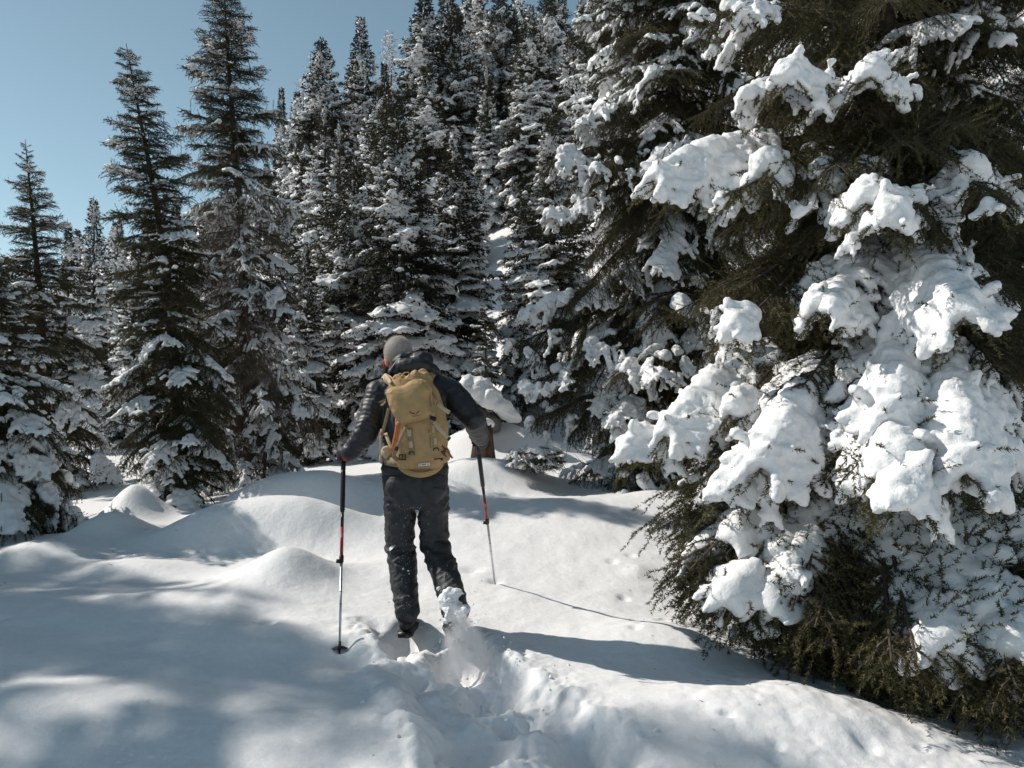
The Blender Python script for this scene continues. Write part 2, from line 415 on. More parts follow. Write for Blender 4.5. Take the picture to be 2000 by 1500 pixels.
BV = {}     # kind -> list of (Bough, bough mesh, heavy snow mesh, light snow mesh)
def build_boughs():
    specs = {
        'short': [dict(L=.55, width=.22, rise=.15, droop=.25, up=.12, bare=.02, hang=.25)] * 3,
        'mid': [dict(L=1.0, width=.36, rise=.12, droop=.42, up=.14, bare=.08, hang=.5)] * 3,
        'long': [dict(L=1.7, width=.50, rise=.16, droop=.60, up=.16, bare=.25, hang=.75)] * 4,
        'pillow': [dict(L=1.9, width=w, rise=.16, droop=.62, up=.16, bare=.3, hang=.8) for w in (.34, .42, .37, .45, .30)],
    }
    for kind, ls in specs.items():
        BV[kind] = []
        for k, sp in enumerate(ls):
            B = Bough(100 + len(kind) * 10 + k, step={'short': .036, 'mid': .042, 'long': .046, 'pillow': .040}[kind], step3={'short': .034, 'mid': .034, 'long': .036, 'pillow': .032}[kind], len3={'short': (.05, .12), 'mid': (.06, .15), 'long': (.07, .18), 'pillow': (.06, .15)}[kind], **sp)
            me = bough_mesh('bough_' + kind, B, {'short': .0016, 'mid': .0018, 'long': .0020, 'pillow': .0018}[kind], r0={'short': .007, 'mid': .013, 'long': .022, 'pillow': .024}[kind])
            sc = {'short': .6, 'mid': .85, 'long': 1.0, 'pillow': 1.05}[kind]
            c, r = B.snow_balls(.066 * sc, .048 * sc, .020 * sc, .10 + .14 * (k % 2), k + 1, {'short': .25, 'mid': .38, 'long': .60 + .05 * (k % 2), 'pillow': .60 + .04 * (k % 3)}[kind], 3.4 / sc, 1.0, .017 * sc + .003)
            hv = snow_mesh('snow_heavy', c, r, {'short': .010, 'mid': .012, 'long': .013, 'pillow': .012}[kind], k, 3, .85, (.010, 6, .009, 32))
            c, r = B.snow_balls(.042 * sc, .040 * sc, .022 * sc, -.02, k + 11, .2, 4.5 / sc)
            lt = snow_mesh('snow_light', c, r, {'short': .011, 'mid': .013, 'long': .016, 'pillow': .016}[kind], k, 2, .8, (.006, 12, .005, 30))
            BV[kind].append((B, me, hv, lt))
    BV['bare'] = []
    for k in range(3):
        B = Bough(300 + k, L=1.3, width=.42, rise=.05, droop=.35, up=.1, bare=.12, hang=.9, step=.055, step3=.05, len3=(.08, .2))
        g = Geo(); B.wood(g, .014)
        rng = B.rng
        for a, b in zip(B.ter_a, B.ter_b):
            mid = (a + b) / 2 + rng.normal(0, .012, 3); g.tube(np.array([a, mid, b + rng.normal(0, .015, 3)]), [.0028, .0022, .001], 3, False)
        me = g.mesh('bare_bough', M['twig'])
        c, r = B.snow_balls(.030, .028, .018, -.25, k + 41, .1, 6)
        lt = snow_mesh('snow_light', c, r, .011, k, 2, .8, (.004, 12, .004, 30))
        BV['bare'].append((B, me, lt, lt))
build_boughs()

def place_bough(root, kind, k, base, az, pitch, scale=1.0, roll=0.0, snow='light', part='bough', mirror=False):
    """one bough (part) with its snow (sub-part) under a tree; base is relative to the tree's root"""
    B, me, hv, lt = BV[kind][k % len(BV[kind])]
    o = bpy.data.objects.new(part, me); COL.objects.link(o); o.parent = root
    o.matrix_local = Matrix.Translation(base) @ Matrix.Rotation(az, 4, 'Z') @ Matrix.Rotation(-pitch, 4, 'Y') @ Matrix.Rotation(roll, 4, 'X') @ Matrix.Diagonal((scale, scale * (-1 if mirror else 1), scale, 1))
    if snow:
        s = bpy.data.objects.new('snow_load', hv if snow == 'heavy' else lt); COL.objects.link(s); s.parent = o; s['kind'] = 'stuff'
    return o
def aim_bough(root, base, tip, kind, k, snow='heavy', roll=0.0, mirror=False, part='bough'):
    """a bough from a point of the trunk to a tip, both in world space"""
    B = BV[kind][k % len(BV[kind])][0]
    base = Vector(base); d = Vector(tip) - base
    c = math.hypot(B.tip[0], B.tip[1]); own = math.atan2(B.tip[2], c); L = math.hypot(c, B.tip[2])
    az = math.atan2(d.y, d.x) - math.atan2(B.tip[1] * (-1 if mirror else 1), B.tip[0]); pitch = math.atan2(d.z, math.hypot(d.x, d.y)) - own
    return place_bough(root, kind, k, base - root.location, az, pitch, d.length / L, roll, snow, part, mirror)

def trunk_mesh(H, r0, lean=(0, 0), seed=0, m=10, n=14, kink=0.0):
    rng = np.random.default_rng(seed); t = np.linspace(-.03, 1, n)
    pts = np.stack([lean[0] * t ** 1.4 + kink * H * .01 * np.sin(t * 7 + seed), lean[1] * t ** 1.4 + kink * H * .01 * np.sin(t * 6 + seed * 2), H * t], -1)
    g = Geo(); g.tube(pts, np.maximum(.004, r0 * (1 - np.clip(t, 0, 1)) ** .85 * (1 + .35 * np.exp(-np.clip(t, 0, 1) * 30))), m)
    me = g.mesh('trunk', M['bark'], True)
    return me, lambda f: Vector((float(np.interp(f, t, pts[:, 0])), float(np.interp(f, t, pts[:, 1])), H * f))

def bough_tree(name, base, H, r0, n, rad, label, seed, lean=(0, 0), z0=.06, snow=lambda f, a, r: 'light' if r.random() < .8 else None, kinds=None, group=None,
               pitch=(35, -28), bare=None, top=True, kink=.3, tan=1.0, az_ok=None, power=1.0, jag=(.6, 1.28)):
    """a spruce whose boughs are parts of their own. rad(f): crown radius at relative height f"""
    root = empty(name, base); tag(root, label, 'tree', group)
    me, tr = trunk_mesh(H, r0, lean, seed, kink=kink); obj('trunk', me, root)
    rng = random.Random(seed); az = rng.uniform(0, 6.28)
    for i in range(n):
        f = z0 + (1 - z0) * ((i + .5) / n) ** power * .985
        az += 2.39996 + rng.uniform(-.35, .35)
        if az_ok and not az_ok(f, az % 6.2832): continue
        L = max(.10, rad(f) * rng.uniform(*jag))
        p = R(pitch[1] + (pitch[0] - pitch[1]) * f ** 1.3 + rng.uniform(-9, 9))
        is_bare = bare is not None and rng.random() < bare(f)
        kd = 'bare' if is_bare else ('short' if L < .75 else 'mid' if L < 1.35 else 'long')
        k = rng.randrange(4); L0 = BV[kd][k % len(BV[kd])][0].L
        place_bough(root, kd, k, tr(f), az, p, L / L0, R(rng.uniform(-14, 14)), snow(f, az, rng), 'bough', rng.random() < .5)
    return root

# ---------------------------------------------------------------- whole spruces for the slope (crown and snow as one part each)
def slope_spruce(seed, H, rad, n, blade=(.10, .032), voxel=.04, r_s=(.075, .048), bias=.06, density=1.9, width=.34, vox_seed=0):
    rng = np.random.default_rng(seed); V, T, off = [], [], 0; cen_all, rad_all = [], []
    az = rng.uniform(0, 6)
    wood = Geo()
    t = np.linspace(-.03, 1, 8); wood.tube(np.stack([0 * t, 0 * t, H * t], -1), np.maximum(.01, .016 * H * (1 - np.clip(t, 0, 1)) ** .9), 8)
    for i in range(n):
        f = .05 + .94 * ((i + .5) / n) ** .8; az += 2.39996 + rng.uniform(-.4, .4)
        L = max(.12, rad(f) * rng.uniform(.7, 1.2)); pit = R(-36 + 72 * f ** 1.2 + rng.uniform(-9, 9))
        droop = rng.uniform(.25, .60) * (1.15 - f); B_w = min(width * 1.4, L * .42)
        # sub-twigs
        m = max(7, int(L * 30 * density)); tt = np.clip(.12 + .88 * (np.arange(m) + rng.uniform(-.4, .4, m)) / m, .02, 1)
        side = np.where(np.arange(m) % 2, 1, -1)
        ax = np.stack([L * tt, 0 * tt, L * (.08 * tt - droop * tt ** 2 + .1 * tt ** 4)], -1)
        l2 = B_w * np.minimum(1, (1 - tt) * 1.8 + .12) * rng.uniform(.6, 1.2, m)
        A = np.radians(rng.uniform(40, 65, m))
        d = np.stack([np.cos(A), np.sin(A) * side, rng.uniform(-.35, .05, m)], -1)
        ep = ax + d * l2[:, None]
        # blades along sub-twig: shoots of needles
        per = np.maximum(2, (l2 / .055).astype(int)); idx = np.repeat(np.arange(m), per); k = len(idx)
        q = rng.random(k)[:, None]; p = ax[idx] + (ep - ax)[idx] * q
        bd = norm(d[idx] * rng.uniform(.4, 1, (k, 1)) + rng.normal(0, .45, (k, 3)) + np.array([0, 0, -.35]))
        bw = norm(np.cross(bd, rng.normal(size=(k, 3)))) * blade[1] / 2; bl = blade[0] * rng.uniform(.6, 1.3, (k, 1))
        mid = p + bd * bl * .45
        quad = np.stack([p, mid - bw, p + bd * bl, mid + bw], 1)
        ca, sa, cp, sp = math.cos(az), math.sin(az), math.cos(pit), math.sin(pit)
        Rm = np.array([[ca, -sa, 0], [sa, ca, 0], [0, 0, 1]]) @ np.array([[cp, 0, -sp], [0, 1, 0], [sp, 0, cp]])
        b0 = np.array([0, 0, H * f])
        V.append(quad.reshape(-1, 3) @ Rm.T + b0)
        # snow
        e3 = (ep - ax)[tt > .25]; a3 = ax[tt > .25]; sc = np.concatenate([ax[tt > .2], a3 + e3 * .35, a3 + e3 * .65, a3 + e3 * .95])
        sr = np.concatenate([np.full((tt > .2).sum(), r_s[0]), np.full(len(a3), r_s[0] * .8), np.full(len(a3), (r_s[0] + r_s[1]) * .38), np.full(len(a3), r_s[1] * .75)])
        sr = sr * rng.uniform(.65, 1.2, len(sr)) * min(1, .30 + L * .7)
        wc = sc @ Rm.T + b0; keep = .9 * vnoise(wc * 1.5, seed) + .7 * vnoise(wc * 5, seed + 3) + bias - .45 * max(0, f - .45) > 0
        cen_all.append((wc + np.array([0, 0, .5]) * sr[:, None])[keep]); rad_all.append(sr[keep])
    v = np.concatenate(V); q = np.arange(len(v)).reshape(-1, 4)
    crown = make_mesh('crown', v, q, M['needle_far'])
    g = Geo(); balls(g, np.concatenate(cen_all), np.concatenate(rad_all), .9)
    sm = remesh(g, voxel, 1, .5); sm.name = 'snow_load'; lumpy(sm, .012, 6, .012, 14, seed)
    sm.materials.clear(); sm.materials.append(M['snow_far']); sm.polygons.foreach_set('use_smooth', np.ones(len(sm.polygons), dtype=bool))
    return dict(H=H, crown=crown, snow=sm, trunk=wood.mesh('trunk', M['bark'], True))
def cone(Rm, p=.85, lo=.10):
    return lambda f: Rm * min(1, ((1 - f) ** p)) * min(1, .75 + f / lo * .25) + .06
PROTO = {
    'near': [slope_spruce(1, 7.0, cone(1.55), 210, voxel=.036), slope_spruce(2, 7.5, cone(1.35, .9), 220, voxel=.036, bias=.16), slope_spruce(3, 6.5, cone(1.7, .8), 200, voxel=.036, bias=.0)],
    'far': [slope_spruce(11, 10, cone(1.6, .9), 210, (.18, .06), .07, (.14, .085), .12, .9, .4), slope_spruce(12, 10, cone(1.35, .95), 220, (.18, .06), .07, (.14, .085), -.05, .9, .4), slope_spruce(13, 10, cone(1.9, .8), 200, (.18, .06), .07, (.14, .085), .2, .9, .4)],
}
def larch_proto(seed, H, n):
    rng = np.random.default_rng(seed); g = Geo()
    t = np.linspace(-.03, 1, 9); g.tube(np.stack([.1 * np.sin(t * 5), .1 * np.cos(t * 4) - .1, H * t], -1), np.maximum(.012, .014 * H * (1 - np.clip(t, 0, 1)) ** .9), 7)
    tr = g.mesh('trunk', M['bark'], True); c = Geo(); cs, rs = [], []
    az = 0
    for i in range(n):
        f = .15 + .84 * (i + .5) / n; az += 2.4 + rng.uniform(-.4, .4); L = 1.3 * (1 - f) ** .7 * rng.uniform(.6, 1.2) + .15
        d = np.array([math.cos(az), math.sin(az), 0]); q = np.linspace(0, 1, 5)[:, None]
        p = np.array([0, 0, H * f]) + d * L * q + np.array([0, 0, 1]) * L * (.05 - .25 * q + .35 * q * q) * q
        c.tube(p, np.linspace(.022, .006, 5), 3, False); cs.append(p[1:]); rs.append(np.full(4, .05))
        for j in range(int(L * 16)):
            u = rng.random(); b = p[0] + (p[-1] - p[0]) * u + np.array([0, 0, .02]); e = b + norm(d * .5 + rng.normal(0, .6, 3) + np.array([0, 0, -.3])) * rng.uniform(.12, .35)
            c.tube(np.array([b, e]), [.010, .005], 3, False)
    cr = c.mesh('crown', M['larch'])
    cs = np.concatenate(cs); rs = np.concatenate(rs); k = rng.random(len(cs)) < .7
    gg = Geo(); balls(gg, cs[k], rs[k], .8); sm = gg.mesh('snow_load', M['snow_far'], True)
    return dict(H=H, crown=cr, snow=sm, trunk=tr)
PROTO['larch'] = [larch_proto(5, 10, 110), larch_proto(6, 10, 120)]
def whole_tree(name, kind, k, base, H, rz, label, wide=1.0, group=None, lean=(0, 0)):
    p = PROTO[kind][k % len(PROTO[kind])]; s = H / p['H']
    root = empty(name, base); tag(root, label, 'tree', group)
    root.rotation_euler = (lean[0], lean[1], rz); root.scale = (s * wide, s * wide, s)
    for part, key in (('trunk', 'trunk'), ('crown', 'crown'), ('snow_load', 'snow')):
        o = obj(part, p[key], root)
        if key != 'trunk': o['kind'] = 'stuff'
    return root
# ---------------------------------------------------------------- snow-covered terrain, one sheet
def smooth(a, b, x):
    t = np.clip((x - a) / (b - a), 0, 1); return t * t * (3 - 2 * t)
def bump(x, y, cx, cy, rx, ry, h, p=2.0, rot=0.0):
    c, s = math.cos(rot), math.sin(rot); dx, dy = x - cx, y - cy
    u = ((c * dx + s * dy) / rx) ** 2 + ((-s * dx + c * dy) / ry) ** 2
    return h * np.exp(-u ** (p / 2) * 1.1)
MOUNDS = [  # x, y, rx, ry, height, sharpness
    (-2.35, 8.7, .85, .42, .36, 2.8), (-2.25, 7.15, .92, .40, .33, 2.8), (-1.5, 7.9, .8, .35, -.10, 2), (-3.1, 7.9, .5, .4, -.06, 2), (-1.35, 6.45, .7, .3, -.07, 2), (-.9, 8.6, .5, .3, .10, 2), (-2.9, 6.2, .5, .3, .09, 2), (-4.05, 8.6, .36, .36, .46, 1.7), (-3.75, 7.5, .36, .40, .24, 1.9),
    (-3.95, 6.6, .50, .45, .17, 2), (-1.62, 5.75, .34, .36, .24, 1.9), (-.35, 9.2, .85, .6, .34, 2.4), (-2.0, 5.0, .9, .5, .10, 2), (-1.15, 3.55, .5, .4, .06, 2),
    (-4.7, 7.4, .6, .5, .12, 2), (1.1, 4.75, .75, .35, .09, 2), (1.25, 3.75, .65, .35, .10, 2), (.55, 7.7, 1.2, .5, .06, 2), (-3.3, 5.2, .8, .6, .10, 2), (1.9, 8.3, .9, .5, .10, 2), (-.45, 12.9, 1.0, .6, .40, 2), (.12, 12.6, 1.2, .9, .30, 2), (-.5, 11.0, .9, .35, .16, 2), (-3.0, 4.2, .6, .35, .09, 2), (-2.2, 3.7, .5, .3, .07, 2), (-1.4, 4.6, .5, .28, .07, 2), (-4.4, 5.6, .5, .4, .12, 2)]
TRAIL = np.array([(-.60, 5.0), (-.44, 4.55), (-.28, 4.2), (-.12, 3.85), (.0, 3.5), (.08, 3.1), (.16, 2.6), (.3, 1.8), (.5, .4), (.6, -1)])
STEPS = [  # footholes  x, y, rx, ry, depth
    (-.645, 4.74, .12, .24, .11), (-.30, 4.38, .15, .20, .12), (-.10, 3.95, .14, .17, .13), (-.14, 3.42, .15, .17, .12), (.36, 3.36, .15, .22, .18), (.12, 3.0, .2, .2, .13), (.02, 3.66, .10, .10, .06)]
def trail_dist(x, y):
    best = np.full(x.shape, 1e9)
    for (ax, ay), (bx, by) in zip(TRAIL[:-1], TRAIL[1:]):
        dx, dy = bx - ax, by - ay; t = np.clip(((x - ax) * dx + (y - ay) * dy) / (dx * dx + dy * dy), 0, 1)
        best = np.minimum(best, np.hypot(x - ax - t * dx, y - ay - t * dy))
    return best
def ground_z(x, y, detail=True):
    x = np.asarray(x, float); y = np.asarray(y, float); shp = np.broadcast(x, y).shape
    x = np.broadcast_to(x, shp).ravel(); y = np.broadcast_to(y, shp).ravel()
    z = .30 * smooth(4.4, 8.2, y) + .03 * smooth(8, 12, y)
    z = z - .115 * (np.logaddexp(0, (-x - 1.2) * 3) / 3) * smooth(4, 9, y) * np.exp(-np.maximum(0, y - 14) / 14)
    z = z - .13 * (np.logaddexp(0, (x - 1.0) * 3) / 3) * (1 - smooth(6.5, 9, y))
    z = z - bump(x, y, 2.5, 5.2, .9, .9, .22, 2.5)          # hollow under the near spruce
    # hill rising to the back right
    g = .66 * ((y - 13.6) * .64 + x * .77)
    g = np.where(g < 80, g, 80 + (g - 80) * .1)
    hill = np.where(g > 0, np.sqrt(g * g + .8) - .894 * np.exp(-np.maximum(g, 0)), 0) * smooth(0, 2.5, g + .4)
    z = z + np.maximum(0, hill)
    p3 = np.stack([x, y, 0 * x], -1)
    z = z + .10 * fbm(p3 * .22, 2, 3) * smooth(9, 20, y) * 4 + .04 * fbm(p3 * .75, 3, 8) + .022 * fbm(p3 * 1.9, 2, 18) * smooth(12, 8, y)
    for cx, cy, rx, ry, h, p in MOUNDS: z = z + bump(x, y, cx, cy, rx, ry, h, p)
    if detail:
        near = (np.abs(x) < 6) & (y > 0) & (y < 11); q = p3[near]
        d = trail_dist(x[near], y[near]) + .06 * fbm(q * 4.0, 2, 21); wd = .34 + .10 * smooth(4.5, 3.2, q[:, 1])
        inside = 1 - smooth(wd * .62, wd, d); rim = np.exp(-((d - wd - .02) / .11) ** 2)
        back = 1 - smooth(4.72, 5.0, q[:, 1] + .2 * (q[:, 0] + .5))
        zz = -.085 * inside * back + .035 * rim * back * (.5 + .8 * vnoise(q * 3, 5))
        for sx, sy, rx, ry, dep in STEPS: zz = zz - bump(q[:, 0], q[:, 1], sx, sy, rx, ry, dep, 5)
        churn = np.exp(-np.maximum(0, d - wd * .8) ** 2 / .035) * back
        zz = zz + churn * (.05 * (fbm(q * 4.0, 2, 9)) + .062 * (billow(q * 8, 4, 12) - .3) + .008 * fbm(q * 38, 2, 33))
        for hx, hy, hr, hh in ((-.02, 3.80, .09, .06), (.10, 3.50, .11, .08), (-.16, 3.62, .09, .05), (.20, 3.76, .09, .06), (.02, 3.22, .12, .07), (.12, 4.02, .08, .05), (-.38, 3.9, .10, .05), (-.34, 3.5, .10, .05), (.24, 3.2, .08, .05)):
            b0 = bump(q[:, 0], q[:, 1], hx, hy, hr * 1.15, hr, 1, 2); zz = zz + b0 * (hh * .7 + .05 * (billow(q * 12, 3, 61) - .3))
        # hump kicked up behind the left pole side, pole dimples, small stray lumps and prints
        zz = zz + bump(q[:, 0], q[:, 1], -.52, 4.25, .10, .14, .04) - bump(q[:, 0], q[:, 1], -.93, 4.43, .05, .05, .05) - bump(q[:, 0], q[:, 1], -.80, 4.25, .14, .10, .06)
        zz = zz - bump(q[:, 0], q[:, 1], -.30, 6.05, .09, .06, .035) - bump(q[:, 0], q[:, 1], -.125, 5.8, .05, .04, .03) + .028 * bump(q[:, 0], q[:, 1], .93, 6.0, .10, .13, 1)
        side = smooth(.6, 1.0, q[:, 0]) * (1 - smooth(4.0, 4.4, q[:, 1]))
        zz = zz + side * (.035 * (billow(q * 3.0, 3, 41) - .3) + .010 * fbm(q * 12, 3, 43))
        zz = zz + .006 * fbm(q * 9, 3, 51)
        pr = np.random.default_rng(31)
        for _ in range(46):     # pits where clumps fell from the boughs
            cx, cy, r0 = pr.uniform(.5, 2.4), pr.uniform(3.2, 7.5), pr.uniform(.018, .05)
            if pr.random() < .3: cx = pr.uniform(-4.5, -1.2); cy = pr.uniform(4.5, 8)
            zz = zz - bump(q[:, 0], q[:, 1], cx, cy, r0, r0 * pr.uniform(.7, 1.3), r0 * .5, 3)
        add = np.zeros_like(z); add[near] = zz; z = z + add
    return z.reshape(shp)
def gz(x, y): return float(ground_z(np.array([x]), np.array([y]))[0])

def spaced(lo, hi, fine_lo, fine_hi, step, growth=1.05):
    a = list(np.arange(fine_lo, fine_hi, step)); s = step; v = fine_hi
    while v < hi: a.append(v); s *= growth; v += s
    a.append(hi); s = step; v = fine_lo; b = []
    while v > lo: s *= growth; v -= s; b.append(max(v, lo))
    return np.array(sorted(set(b + a)))
gx = spaced(-400, 400, -1.6, 1.9, .0125, 1.028); gy = spaced(-30, 500, 2.6, 5.4, .0125, 1.026)
X, Y = np.meshgrid(gx, gy); Z = ground_z(X, Y)
idx = np.arange(X.size).reshape(X.shape)
gq = np.stack([idx[:-1, :-1], idx[:-1, 1:], idx[1:, 1:], idx[1:, :-1]], -1).reshape(-1, 4)
ground = obj('snow_ground', make_mesh('snow_ground', np.stack([X, Y, Z], -1).reshape(-1, 3), gq, M['snow'], True))
tag(ground, kind='structure')

# ---------------------------------------------------------------- trees
def base_at(px, Y): x = (px - 1000) / F * Y; return Vector((x, Y, gz(x, Y) - .03))
def top_h(base, py): return CAMZ - (py - 750) / F * base.y - base.z

light = lambda pr: (lambda f, a, r: 'light' if r.random() < pr else None)
def mixed(ph, pl): return lambda f, a, r: ('heavy' if (u := r.random()) < ph else 'light' if u < ph + pl else None)

# left group
b = base_at(-35, 7.9); bough_tree('spruce_tree', b, top_h(b, 470), .09, 130, cone(1.45, .75), 'broad snow-laden spruce cut off by the left edge of the picture', 21, snow=mixed(.22, .7), pitch=(25, -34))
b = base_at(95, 13.5); bough_tree('spruce_tree', b, top_h(b, 272), .11, 140, cone(1.5, .9), 'dark spruce with an open spiky top nearest the left edge', 22, lean=(-.38, 0), power=.85, snow=mixed(.14, .60), pitch=(28, -22))
b = base_at(366, 9.4); bough_tree('spruce_tree', b, top_h(b, 75), .085, 170, cone(.90, .62), 'dark slender leaning spruce behind the pointed snow mound', 23, lean=(-.74, .1), power=.85, snow=mixed(.09, .55), pitch=(22, -30), kink=.8)
b = base_at(487, 11.0); bough_tree('spruce_tree', b, top_h(b, -35), .105, 195, cone(1.16, .55), 'tall spruce with grey-brown dead lower boughs, top cut by the picture edge', 24, lean=(-.34, 0), power=.85, snow=mixed(.06, .60), pitch=(26, -26), bare=lambda f: .62 * (f < .62) * (f > .02) + .1)
b = base_at(512, 10.6)
root = empty('dead_tree', b); tag(root, 'thin bare dead stem standing close against the tall grey-brown spruce', 'tree')
me, tr = trunk_mesh(top_h(b, 240), .036, (-.42, 0), 7, 7, kink=1.2); obj('trunk', me, root)
rr = random.Random(9)
for i in range(46):
    f = .12 + .86 * i / 46; place_bough(root, 'bare', i, tr(f), i * 2.4 + rr.random(), R(rr.uniform(-40, 15)), (.62 * (1.05 - f) + .14) * rr.uniform(.6, 1.2), 0, 'light' if rr.random() < .5 else None, 'branch')

# mid-right: the big dark spruce
b = base_at(1318, 9.6); bough_tree('spruce_tree', b, 8.6, .15, 230, lambda f: (1.75 * (1 - f) ** .6 + .1), 'big dark spruce between the hiker and the near snow-laden spruce', 31, snow=mixed(.14, .52), pitch=(10, -30), power=.95)
root = bpy.data.objects['spruce_tree.004']
for i, (px, py, Yt) in enumerate([(1075, 965, 9.0), (1110, 990, 9.3), (1090, 925, 9.8), (1150, 985, 8.9), (1200, 970, 9.2)]):
    aim_bough(root, b + Vector((-.05, 0, .55 - .06 * i)), at(px, py, Yt), 'bare', i, 'light')
for i, (px, py, Yt, kd, k) in enumerate([(1068, 318, 8.6, 'long', 0), (1160, 330, 8.3, 'long', 1), (1275, 325, 8.2, 'mid', 1), (1340, 330, 8.2, 'mid', 2), (1065, 420, 8.8, 'long', 2), (1120, 250, 8.8, 'long', 3),
        (1225, 745, 8.2, 'long', 0), (1290, 735, 8.0, 'long', 2), (990, 680, 9.4, 'long', 1), (1015, 620, 9.4, 'long', 3), (1120, 700, 8.7, 'long', 0), (1010, 760, 9.2, 'long', 2), (1035, 830, 9.2, 'long', 1), (1330, 620, 8.0, 'mid', 0), (1260, 160, 8.3, 'mid', 0), (1210, 830, 8.4, 'long', 3)]):
    tip = at(px, py, Yt); zt = b.z + max(.5, tip.z - b.z + .45)
    aim_bough(root, Vector((b.x, b.y, zt)), tip, kd, k, 'heavy', (i % 3 - 1) * .2, i % 2 == 0)

# near right: the snow-laden spruce with two stems
NB = Vector((2.95, 6.15, gz(2.95, 6.15) - .05))
near = empty('snowy_spruce', NB); tag(near, 'huge near spruce with thick pillows of snow bending its boughs', 'tree')
me, tr = trunk_mesh(8.6, .12, (-.25, 0), 3, 14, kink=.3); obj('trunk', me, near)
rng = random.Random(77)
def hero(px, py, Yt, kd, k, dz=.5, snow='heavy', roll=0.0, bx=0.0, mirror=False):
    if snow == 'heavy': py -= 45 if py < 900 else 105
    tip = at(px, py, Yt); zt = max(NB.z + .35, tip.z + dz)
    f = (zt - NB.z) / 8.6; p = NB + tr(f)
    aim_bough(near, Vector((p.x + bx, p.y, zt)), tip, kd, k, snow, roll, mirror)
HEROES = [
    (1318, 90, 4.9, 'pillow', 0, .25), (1560, 190, 4.2, 'pillow', 1, .50), (1735, 200, 4.1, 'pillow', 2, .55), (1410, 245, 4.6, 'pillow', 4, .35),
    (1300, 400, 4.6, 'pillow', 3, .5), (1420, 425, 4.25, 'pillow', 0, .45), (1590, 390, 4.5, 'pillow', 4, .3),
    (1670, 460, 3.9, 'pillow', 2, .65), (1800, 480, 3.75, 'pillow', 1, .70), (1945, 440, 3.9, 'pillow', 0, .6),
    (1420, 700, 4.3, 'pillow', 1, .75), (1535, 680, 4.2, 'pillow', 2, .65),
    (1700, 650, 4.0, 'pillow', 4, .5), (1800, 690, 3.75, 'pillow', 3, .65), (1910, 650, 4.1, 'pillow', 0, .4),
    (1193, 1000, 4.95, 'pillow', 1, .95), (1285, 970, 4.7, 'pillow', 3, .90), (1370, 940, 4.6, 'pillow', 2, .75), (1385, 985, 5.2, 'long', 1, .3, 'light'),
    (1440, 1080, 4.1, 'pillow', 1, .85), (1550, 1050, 3.9, 'pillow', 3, .95), (1640, 1010, 3.9, 'pillow', 0, .7),
    (1750, 1070, 3.5, 'pillow', 2, 1.0), (1850, 1100, 3.4, 'pillow', 1, 1.0), (1965, 1060, 3.45, 'pillow', 3, 1.0), (1960, 910, 3.8, 'pillow', 1, .75), (1800, 950, 3.7, 'pillow', 3, .8),
    (1335, 1200, 4.6, 'pillow', 4, .4), (1760, 810, 4.3, 'long', 2, .3, 'light'), (1870, 800, 4.2, 'long', 1, .3, 'light'),
    (1490, 560, 4.5, 'long', 0, .4, None), (1620, 560, 4.4, 'long', 1, .4, 'light'), (1700, 300, 4.2, 'long', 2, .5, None), (1850, 250, 4.2, 'long', 3, .4, None), (1600, 330, 4.3, 'long', 1, .4, None), (1480, 330, 4.6, 'long', 3, .4, None),
    (1620, 760, 4.2, 'long', 2, .5, None), (1540, 860, 4.3, 'long', 3, .5, None), (1660, 860, 4.2, 'long', 0, .5, 'light'), (1880, 560, 4.0, 'long', 2, .5, None), (1950, 720, 4.0, 'long', 3, .5, None), (1440, 560, 4.7, 'long', 1, .4, None),
]
for i, h in enumerate(HEROES): hero(*h, **({} if len(h) > 6 else {}), roll=rng.uniform(-.25, .25), mirror=i % 2 == 0)
# the dark skirt: low boughs with only patches of snow, hanging to the ground
for i in range(100):
    px = rng.uniform(1410, 2040); lo = 1190 + (px - 1350) * .36; py = rng.uniform(1010, min(lo, 1400)); Yt = 4.7 - (py - 1000) / 400 * 1.0 - (px - 1350) / 650 * .30 + rng.uniform(-.1, .35)
    hero(px, py, Yt, 'long', rng.randrange(4), rng.uniform(.5, 1.1), 'light' if rng.random() < .58 and py < 1340 else None, rng.uniform(-.45, .45), 0, rng.random() < .5)
# filling foliage through the height of the crown
for i in range(150):
    f = .08 + .80 * (i + .5) / 150; az = i * 2.39996 + rng.uniform(-.3, .3)
    L = (1.95 * (1 - f) ** .35) * rng.uniform(.6, 1.05) * (.72 if f < .22 else 1); kd = 'long' if L > 1.3 else 'mid'; k = rng.randrange(4)
    place_bough(near, kd, k, tr(f), az, R(rng.uniform(-28, 6)), L / BV[kd][k % len(BV[kd])][0].L, rng.uniform(-.5, .5), 'light' if rng.random() < .06 else None, 'bough', rng.random() < .5)
b2 = Vector((3.45, 6.5, gz(3.45, 6.5) - .05))
bough_tree('spruce_tree', b2, 8.4, .13, 110, lambda f: 1.7 * (1 - f) ** .5 + .1, 'second dark stem right behind the huge near spruce', 41, snow=light(.4), pitch=(5, -25), power=.95)

# spruces behind the near one, seen through its boughs
for i, (px, Y, H, k) in enumerate([(1560, 12.5, 10, 0), (1700, 14, 11, 1), (1880, 11.5, 9, 2), (2060, 10, 9, 0), (1470, 15, 12, 1), (1980, 16, 13, 2), (1620, 18, 14, 0), (1780, 20, 14, 1), (1400, 19, 14, 2)]):
    whole_tree('spruce_tree', 'near', k, base_at(px, Y), H, i * 1.3, 'snowy spruce half hidden behind the boughs of the near spruce', 1.1, 'spruces behind the near spruce')

